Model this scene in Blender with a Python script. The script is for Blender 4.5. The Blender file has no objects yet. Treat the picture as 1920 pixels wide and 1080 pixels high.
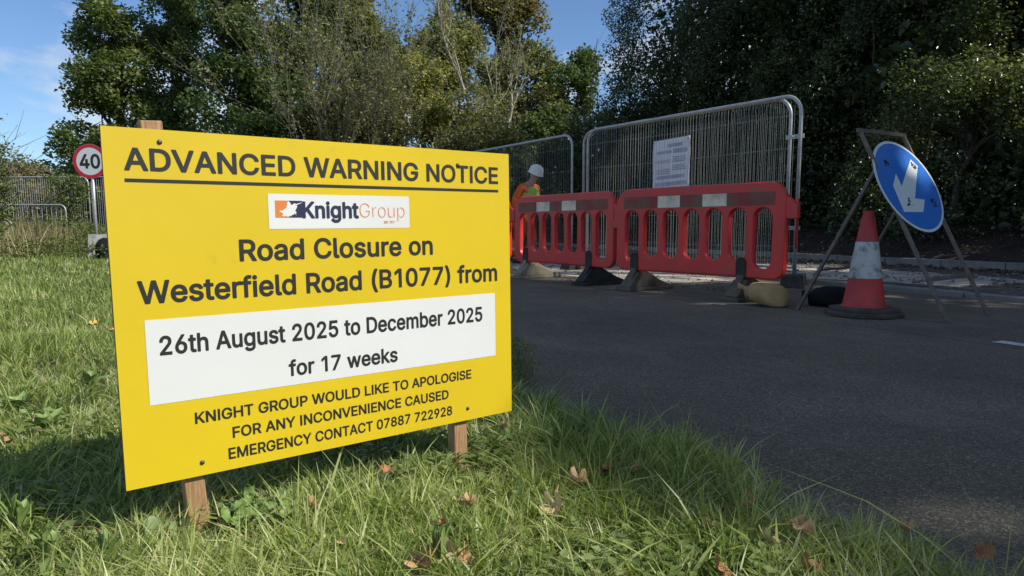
import bpy, bmesh, json, math, random
import numpy as np
from mathutils import Vector, Matrix
from mathutils.geometry import tessellate_polygon

rng = np.random.default_rng(7)
random.seed(7)
SC = bpy.context.scene
COL = SC.collection
rad = math.radians

# ------------------------------------------------------------------ camera
CAM_H = 0.64
F_PX = 1332.0
CY = 574.0                                  # the picture is cropped above the optical centre
PITCH = math.atan((CY - 424) / F_PX)
cam_d = bpy.data.cameras.new('camera')
cam_d.sensor_width = 36.0
cam_d.lens = F_PX / 1920 * 36.0
cam_d.shift_y = (CY - 540) / 1920
cam_d.clip_start = 0.02
cam_d.clip_end = 2000
cam = bpy.data.objects.new('camera', cam_d)
COL.objects.link(cam)
cam.location = (0, 0, CAM_H)
cam.rotation_euler = (math.pi / 2 - PITCH, 0, 0)
SC.camera = cam

# ------------------------------------------------------------------ light
SUN_EL = rad(42)
SH = np.array([0.938, -0.347])
SUN = np.array([SH[0] * math.cos(SUN_EL), SH[1] * math.cos(SUN_EL), math.sin(SUN_EL)])
sd = bpy.data.lights.new('sun', 'SUN')
sd.energy = 4.6
sd.angle = rad(0.53)
sd.color = (1.0, 0.945, 0.86)
so = bpy.data.objects.new('sun', sd)
COL.objects.link(so)
so.rotation_euler = Vector(SUN).to_track_quat('Z', 'Y').to_euler()
so.location = (12, -6, 14)

world = bpy.data.worlds.new('World')
SC.world = world
world.use_nodes = True
wn, wl = world.node_tree.nodes, world.node_tree.links
wn.clear()
w_out = wn.new('ShaderNodeOutputWorld')
w_bg = wn.new('ShaderNodeBackground')
w_bg.inputs['Strength'].default_value = 0.125
sky = wn.new('ShaderNodeTexSky')
sky.sky_type = 'NISHITA'
sky.sun_disc = False
sky.sun_elevation = SUN_EL
sky.sun_rotation = math.atan2(SH[0], SH[1])
sky.air_density = 1.0
sky.dust_density = 0.15
sky.ozone_density = 2.4
tc = wn.new('ShaderNodeTexCoord')
mp = wn.new('ShaderNodeMapping')
mp.inputs['Scale'].default_value = (2.2, 2.2, 5.0)
mp.inputs['Location'].default_value = (8.14, 16.26, 21.24)
nz = wn.new('ShaderNodeTexNoise')
nz.inputs['Scale'].default_value = 1.6
nz.inputs['Detail'].default_value = 9
nz.inputs['Roughness'].default_value = 0.58
cr = wn.new('ShaderNodeValToRGB')
cr.color_ramp.elements[0].position = 0.49
cr.color_ramp.elements[1].position = 0.66
cr.color_ramp.elements[1].color = (0.85, 0.85, 0.85, 1)
mixc = wn.new('ShaderNodeMixRGB')
mixc.inputs['Color2'].default_value = (6.2, 6.3, 6.4, 1)
wl.new(tc.outputs['Generated'], mp.inputs['Vector'])
wl.new(mp.outputs['Vector'], nz.inputs['Vector'])
wl.new(nz.outputs['Fac'], cr.inputs['Fac'])
wl.new(cr.outputs['Color'], mixc.inputs['Fac'])
tint = wn.new('ShaderNodeMixRGB'); tint.blend_type = 'MULTIPLY'; tint.inputs['Fac'].default_value = 1
tint.inputs['Color2'].default_value = (0.68, 0.81, 0.97, 1)
wl.new(sky.outputs['Color'], tint.inputs['Color1'])
wl.new(tint.outputs['Color'], mixc.inputs['Color1'])
wl.new(mixc.outputs['Color'], w_bg.inputs['Color'])
wl.new(w_bg.outputs['Background'], w_out.inputs['Surface'])

SC.view_settings.view_transform = 'Standard'
SC.view_settings.look = 'None'
SC.view_settings.gamma = 1
SC.view_settings.exposure = 0.14
SC.view_settings.use_curve_mapping = False
SC.render.engine = 'CYCLES'
SC.cycles.max_bounces = 6
SC.cycles.transparent_max_bounces = 8
SC.cycles.use_denoising = True

# ------------------------------------------------------------------ helpers
def px_at(px, py, z=0.0):
    """ground-plane point (height z) that photograph pixel px, py looks at"""
    a, b = (px - 960) / F_PX, (py - CY) / F_PX
    cp, sp = math.cos(PITCH), math.sin(PITCH)
    v = np.array([a, cp - b * sp, -b * cp - sp])
    return np.array([0, 0, CAM_H]) + v * ((z - CAM_H) / v[2])

UDIR = np.array([-0.431, 0.902]); NDIR = np.array([0.902, 0.431])
def road(u, n, z=0.0):
    p = UDIR * u + NDIR * n
    return (p[0], p[1], z)
def un(x, y):
    return x * UDIR[0] + y * UDIR[1], x * NDIR[0] + y * NDIR[1]

def tag(o, label=None, cat=None, group=None, kind=None):
    if label: o['label'] = label
    if cat: o['category'] = cat
    if group: o['group'] = group
    if kind: o['kind'] = kind
    return o

def empty(name, loc=(0, 0, 0), label=None, cat=None, group=None, rz=0.0):
    o = bpy.data.objects.new(name, None)
    COL.objects.link(o)
    o.location = loc
    o.rotation_euler = (0, 0, rz)
    o.empty_display_size = 0.1
    return tag(o, label, cat, group)

def link(name, me, mats, parent=None, smooth=False):
    if not isinstance(mats, (list, tuple)): mats = [mats]
    for m in mats: me.materials.append(m)
    if smooth:
        me.polygons.foreach_set('use_smooth', np.ones(len(me.polygons), dtype=bool))
    o = bpy.data.objects.new(name, me)
    COL.objects.link(o)
    if parent is not None: o.parent = parent
    return o

def poly_mesh(name, V, Fs, mats, parent=None, smooth=False):
    me = bpy.data.meshes.new(name)
    me.from_pydata([tuple(map(float, v)) for v in V], [], [tuple(map(int, f)) for f in Fs])
    me.update()
    return link(name, me, mats, parent, smooth)

def tri_arrays(name, V, T, mats, parent=None, smooth=False):
    """big triangle mesh straight from numpy arrays"""
    me = bpy.data.meshes.new(name)
    V = np.ascontiguousarray(V, dtype=np.float32); T = np.ascontiguousarray(T, dtype=np.int32)
    me.vertices.add(len(V)); me.vertices.foreach_set('co', V.ravel())
    me.loops.add(T.size); me.loops.foreach_set('vertex_index', T.ravel())
    me.polygons.add(len(T))
    me.polygons.foreach_set('loop_start', np.arange(0, T.size, 3, dtype=np.int32))
    me.update(calc_edges=True)
    return link(name, me, mats, parent, smooth)

class MB:
    """collects boxes, tubes and prisms into one mesh"""
    def __init__(s): s.V = []; s.F = []
    def add(s, V, F):
        b = len(s.V); s.V += [tuple(v) for v in V]; s.F += [tuple(i + b for i in f) for f in F]; return s
    def box(s, c, d, M=None):
        x, y, z = [k / 2 for k in d]
        V = [Vector((sx * x, sy * y, sz * z)) for sz in (-1, 1) for sx, sy in ((-1, -1), (1, -1), (1, 1), (-1, 1))]
        if M is not None: V = [M @ v for v in V]
        V = [v + Vector(c) for v in V]
        return s.add(V, [(3, 2, 1, 0), (4, 5, 6, 7), (0, 1, 5, 4), (1, 2, 6, 5), (2, 3, 7, 6), (3, 0, 4, 7)])
    def tube(s, pts, r, seg=8, closed=False, caps=True):
        pts = [Vector(p) for p in pts]; n = len(pts)
        rs = r if isinstance(r, (list, tuple, np.ndarray)) else [r] * n
        V = []; F = []
        prev = None
        for i, p in enumerate(pts):
            if closed: t = pts[(i + 1) % n] - pts[i - 1]
            else: t = pts[min(i + 1, n - 1)] - pts[max(i - 1, 0)]
            t.normalize()
            if prev is None:
                a = t.orthogonal().normalized()
            else:
                a = (prev - t * prev.dot(t))
                a = a.normalized() if a.length > 1e-6 else t.orthogonal().normalized()
            prev = a; b = t.cross(a)
            for k in range(seg):
                an = 2 * math.pi * k / seg
                V.append(p + (a * math.cos(an) + b * math.sin(an)) * rs[i])
        m = n if closed else n - 1
        for i in range(m):
            for k in range(seg):
                k2 = (k + 1) % seg; j = (i + 1) % n
                F.append((i * seg + k, i * seg + k2, j * seg + k2, j * seg + k))
        if caps and not closed:
            F.append(tuple(range(seg - 1, -1, -1))); F.append(tuple((n - 1) * seg + k for k in range(seg)))
        return s.add(V, F)
    def lathe(s, prof, seg=24, c=(0, 0, 0), rot=0.0, cap=True):
        V = []; F = []
        for r, z in prof:
            for k in range(seg):
                a = 2 * math.pi * k / seg + rot
                V.append((c[0] + r * math.cos(a), c[1] + r * math.sin(a), c[2] + z))
        for i in range(len(prof) - 1):
            for k in range(seg):
                k2 = (k + 1) % seg
                F.append((i * seg + k, i * seg + k2, (i + 1) * seg + k2, (i + 1) * seg + k))
        if cap:
            F.append(tuple(range(seg - 1, -1, -1))); F.append(tuple((len(prof) - 1) * seg + k for k in range(seg)))
        return s.add(V, F)
    def build(s, name, mats, parent=None, smooth=False):
        return poly_mesh(name, s.V, s.F, mats, parent, smooth)

def prism(loops, z0, z1, M=None):
    """flat outline with holes -> closed slab; returns V, F (first loop is the outline)"""
    tris = tessellate_polygon([[Vector((x, y, 0)) for x, y in l] for l in loops])
    flat = [p for l in loops for p in l]; n = len(flat)
    V = [Vector((x, y, z1)) for x, y in flat] + [Vector((x, y, z0)) for x, y in flat]
    F = []
    for t in tris:
        a, b, c = [Vector((*flat[i], 0)) for i in t]
        if (b - a).cross(c - a).z < 0: t = (t[0], t[2], t[1])
        F.append(tuple(t)); F.append((t[0] + n, t[2] + n, t[1] + n))
    b0 = 0
    for l in loops:
        m = len(l)
        ar = sum(l[i][0] * l[(i + 1) % m][1] - l[(i + 1) % m][0] * l[i][1] for i in range(m))
        ccw = ar > 0
        outer = (b0 == 0)
        for i in range(m):
            p, q = b0 + i, b0 + (i + 1) % m
            if ccw != outer: p, q = q, p
            F.append((p, p + n, q + n, q))
        b0 += m
    if M is not None: V = [M @ v for v in V]
    return V, F

def bevel_mod(o, w, seg=2, ang=40):
    m = o.modifiers.new('bevel', 'BEVEL'); m.width = w; m.segments = seg
    m.limit_method = 'ANGLE'; m.angle_limit = rad(ang)
    return o

# ------------------------------------------------------------------ materials
def mat(name, col, rough=0.6, metal=0.0, spec=0.5, noise=None, bump=None, col2=None, coat=0.0, wear=None):
    """principled; noise=(scale, detail, lo, hi) mixes col->col2, bump=(scale, strength, distance)"""
    m = bpy.data.materials.new(name); m.use_nodes = True
    N, L = m.node_tree.nodes, m.node_tree.links
    b = N['Principled BSDF']
    b.inputs['Base Color'].default_value = (*col, 1)
    b.inputs['Roughness'].default_value = rough
    b.inputs['Metallic'].default_value = metal
    b.inputs['Specular IOR Level'].default_value = spec
    b.inputs['Coat Weight'].default_value = coat
    t = N.new('ShaderNodeTexCoord')
    out = None
    if noise:
        n = N.new('ShaderNodeTexNoise'); n.inputs['Scale'].default_value = noise[0]; n.inputs['Detail'].default_value = noise[1]
        L.new(t.outputs['Object'], n.inputs['Vector'])
        r = N.new('ShaderNodeValToRGB'); r.color_ramp.elements[0].position = noise[2]; r.color_ramp.elements[1].position = noise[3]
        r.color_ramp.elements[0].color = (*col, 1); r.color_ramp.elements[1].color = (*(col2 or col), 1)
        L.new(n.outputs['Fac'], r.inputs['Fac']); out = r.outputs['Color']
    if wear:   # (colour, scale, lo, hi)
        n2 = N.new('ShaderNodeTexNoise'); n2.inputs['Scale'].default_value = wear[1]; n2.inputs['Detail'].default_value = 8
        n2.inputs['Roughness'].default_value = 0.7
        L.new(t.outputs['Object'], n2.inputs['Vector'])
        r2 = N.new('ShaderNodeValToRGB'); r2.color_ramp.elements[0].position = wear[2]; r2.color_ramp.elements[1].position = wear[3]
        L.new(n2.outputs['Fac'], r2.inputs['Fac'])
        mx = N.new('ShaderNodeMixRGB'); mx.inputs['Color2'].default_value = (*wear[0], 1)
        L.new(r2.outputs['Color'], mx.inputs['Fac'])
        if out: L.new(out, mx.inputs['Color1'])
        else: mx.inputs['Color1'].default_value = (*col, 1)
        out = mx.outputs['Color']
    if out: L.new(out, b.inputs['Base Color'])
    if bump:
        n3 = N.new('ShaderNodeTexNoise'); n3.inputs['Scale'].default_value = bump[0]; n3.inputs['Detail'].default_value = 6
        L.new(t.outputs['Object'], n3.inputs['Vector'])
        bp = N.new('ShaderNodeBump'); bp.inputs['Strength'].default_value = bump[1]; bp.inputs['Distance'].default_value = bump[2]
        L.new(n3.outputs['Fac'], bp.inputs['Height']); L.new(bp.outputs['Normal'], b.inputs['Normal'])
    return m

def leaf_mat(name, cols, rough=0.5, trans=0.35, clump=1.2, spec=0.4, tcol=None):
    """cols: list of colours picked at random per leaf and drifting clump by clump"""
    m = bpy.data.materials.new(name); m.use_nodes = True
    N, L = m.node_tree.nodes, m.node_tree.links
    b = N['Principled BSDF']; b.inputs['Roughness'].default_value = rough; b.inputs['Specular IOR Level'].default_value = spec
    g = N.new('ShaderNodeNewGeometry'); t = N.new('ShaderNodeTexCoord')
    n = N.new('ShaderNodeTexNoise'); n.inputs['Scale'].default_value = clump; n.inputs['Detail'].default_value = 3
    L.new(t.outputs['Object'], n.inputs['Vector'])
    ma = N.new('ShaderNodeMath'); ma.operation = 'MULTIPLY_ADD'; ma.inputs[1].default_value = 0.62
    L.new(g.outputs['Random Per Island'], ma.inputs[0])
    m2 = N.new('ShaderNodeMath'); m2.operation = 'MULTIPLY_ADD'; m2.inputs[1].default_value = 1.5; m2.inputs[2].default_value = -0.56
    L.new(n.outputs['Fac'], m2.inputs[0]); L.new(m2.outputs[0], ma.inputs[2])
    r = N.new('ShaderNodeValToRGB'); L.new(ma.outputs[0], r.inputs['Fac'])
    el = r.color_ramp.elements
    while len(el) < len(cols): el.new(0.5)
    for i, c in enumerate(cols):
        el[i].position = i / (len(cols) - 1); el[i].color = (*c, 1)
    L.new(r.outputs['Color'], b.inputs['Base Color'])
    tr = N.new('ShaderNodeBsdfTranslucent')
    mx = N.new('ShaderNodeMixRGB'); mx.blend_type = 'MULTIPLY'; mx.inputs['Fac'].default_value = 1
    mx.inputs['Color2'].default_value = (*(tcol or (1.5, 1.6, 0.7)), 1)
    L.new(r.outputs['Color'], mx.inputs['Color1']); L.new(mx.outputs['Color'], tr.inputs['Color'])
    ms = N.new('ShaderNodeMixShader'); ms.inputs['Fac'].default_value = trans
    L.new(b.outputs['BSDF'], ms.inputs[1]); L.new(tr.outputs['BSDF'], ms.inputs[2])
    L.new(ms.outputs['Shader'], N['Material Output'].inputs['Surface'])
    return m

M = {}
M['yellow'] = mat('yellow_vinyl', (0.71, 0.515, 0.015), 0.34, noise=(2.2, 4, 0.35, 0.7), col2=(0.66, 0.475, 0.018), wear=((0.42, 0.31, 0.07), 7, 0.62, 0.84), bump=(3.5, 0.35, 0.01))
M['ply_edge'] = mat('board_edge', (0.10, 0.065, 0.035), 0.8, noise=(60, 4, 0.3, 0.7), col2=(0.20, 0.13, 0.07))
M['print'] = mat('black_print', (0.022, 0.022, 0.02), 0.45)
M['white_vinyl'] = mat('white_vinyl', (0.74, 0.75, 0.73), 0.42, noise=(3, 4, 0.3, 0.75), col2=(0.68, 0.69, 0.66), wear=((0.4, 0.4, 0.36), 14, 0.72, 0.9))
M['navy_print'] = mat('navy_print', (0.018, 0.024, 0.06), 0.45)
M['orange_print'] = mat('orange_print', (0.68, 0.22, 0.045), 0.45)
M['timber'] = None
def wood(name, c1, c2, sx=14):
    m = bpy.data.materials.new(name); m.use_nodes = True
    N, L = m.node_tree.nodes, m.node_tree.links; b = N['Principled BSDF']; b.inputs['Roughness'].default_value = 0.8
    t = N.new('ShaderNodeTexCoord'); mpn = N.new('ShaderNodeMapping'); mpn.inputs['Scale'].default_value = (sx * 4, sx * 4, sx * 0.35)
    n = N.new('ShaderNodeTexNoise'); n.inputs['Scale'].default_value = 3; n.inputs['Detail'].default_value = 8; n.inputs['Distortion'].default_value = 0.6
    L.new(t.outputs['Object'], mpn.inputs['Vector']); L.new(mpn.outputs['Vector'], n.inputs['Vector'])
    r = N.new('ShaderNodeValToRGB'); r.color_ramp.elements[0].position = 0.33; r.color_ramp.elements[1].position = 0.68
    r.color_ramp.elements[0].color = (*c1, 1); r.color_ramp.elements[1].color = (*c2, 1)
    L.new(n.outputs['Fac'], r.inputs['Fac']); L.new(r.outputs['Color'], b.inputs['Base Color'])
    bp = N.new('ShaderNodeBump'); bp.inputs['Strength'].default_value = 0.5; bp.inputs['Distance'].default_value = 0.002
    L.new(n.outputs['Fac'], bp.inputs['Height']); L.new(bp.outputs['Normal'], b.inputs['Normal'])
    return m
M['timber'] = wood('sawn_timber', (0.25, 0.135, 0.058), (0.50, 0.31, 0.155))
M['screw'] = mat('screw_steel', (0.12, 0.11, 0.09), 0.45, 0.8)
M['red_plastic'] = mat('red_barrier_plastic', (0.74, 0.040, 0.034), 0.40, noise=(3, 5, 0.3, 0.75), col2=(0.58, 0.030, 0.026), wear=((0.34, 0.12, 0.085), 6, 0.55, 0.78), bump=(25, 0.08, 0.004))
M['band_worn'] = mat('worn_red_band', (0.30, 0.030, 0.028), 0.55, noise=(3.5, 5, 0.42, 0.6), col2=(0.17, 0.105, 0.055))
M['reflective'] = mat('white_reflective', (0.90, 0.74, 0.56), 0.45, noise=(6, 6, 0.45, 0.72), col2=(0.40, 0.33, 0.24))
M['black_rubber'] = mat('black_rubber', (0.020, 0.021, 0.019), 0.75, noise=(12, 5, 0.4, 0.7), col2=(0.055, 0.05, 0.042))
M['foot_brown'] = mat('dusty_rubber', (0.085, 0.072, 0.052), 0.85, noise=(9, 5, 0.35, 0.7), col2=(0.16, 0.135, 0.095))
M['foot_beige'] = mat('beige_rubber', (0.30, 0.26, 0.18), 0.85, noise=(9, 5, 0.35, 0.7), col2=(0.2, 0.17, 0.12))
M['galv'] = mat('galvanised_steel', (0.50, 0.51, 0.50), 0.42, 0.35, noise=(18, 4, 0.3, 0.7), col2=(0.36, 0.37, 0.37))
M['wire'] = mat('galvanised_wire', (0.32, 0.34, 0.32), 0.45, 0.4)
M['wire_sunlit'] = mat('painted_sunlit_wire', (0.70, 0.71, 0.69), 0.4, 0.2)  # paler copy of the wire for far left panels, sunshine put into its colour
M['dark_steel'] = mat('rusty_dark_steel', (0.13, 0.12, 0.105), 0.6, 0.3, noise=(14, 5, 0.4, 0.65), col2=(0.22, 0.16, 0.12))
M['sheet'] = None
M['blue_face'] = mat('blue_sign_face', (0.045, 0.19, 0.62), 0.12, spec=0.6, coat=0.4, noise=(4, 3, 0.3, 0.7), col2=(0.055, 0.21, 0.62))
M['sign_white'] = mat('sign_white_face', (0.66, 0.70, 0.70), 0.3, wear=((0.3, 0.3, 0.28), 16, 0.68, 0.85))
M['sign_back'] = mat('sign_back_grey', (0.2, 0.2, 0.2), 0.6)
M['red_ring'] = mat('red_sign_ring', (0.55, 0.015, 0.03), 0.4)
M['cone_red'] = mat('cone_red', (0.52, 0.045, 0.03), 0.55, noise=(7, 5, 0.35, 0.7), col2=(0.36, 0.035, 0.03), wear=((0.16, 0.07, 0.05), 9, 0.54, 0.78))
M['cone_white'] = mat('cone_sleeve', (0.58, 0.57, 0.54), 0.45, noise=(5, 4, 0.3, 0.7), col2=(0.42, 0.41, 0.38), wear=((0.10, 0.095, 0.085), 10, 0.52, 0.68))
M['cone_base'] = mat('cone_base_rubber', (0.045, 0.036, 0.03), 0.8, noise=(10, 5, 0.35, 0.7), col2=(0.09, 0.075, 0.06))
M['sand_tan'] = mat('tan_sandbag', (0.50, 0.33, 0.15), 0.9, noise=(7, 5, 0.3, 0.7), col2=(0.30, 0.19, 0.085), bump=(220, 0.4, 0.002))
M['sand_black'] = mat('black_sandbag', (0.010, 0.011, 0.011), 0.85, bump=(60, 0.5, 0.006), spec=0.2)

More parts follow.
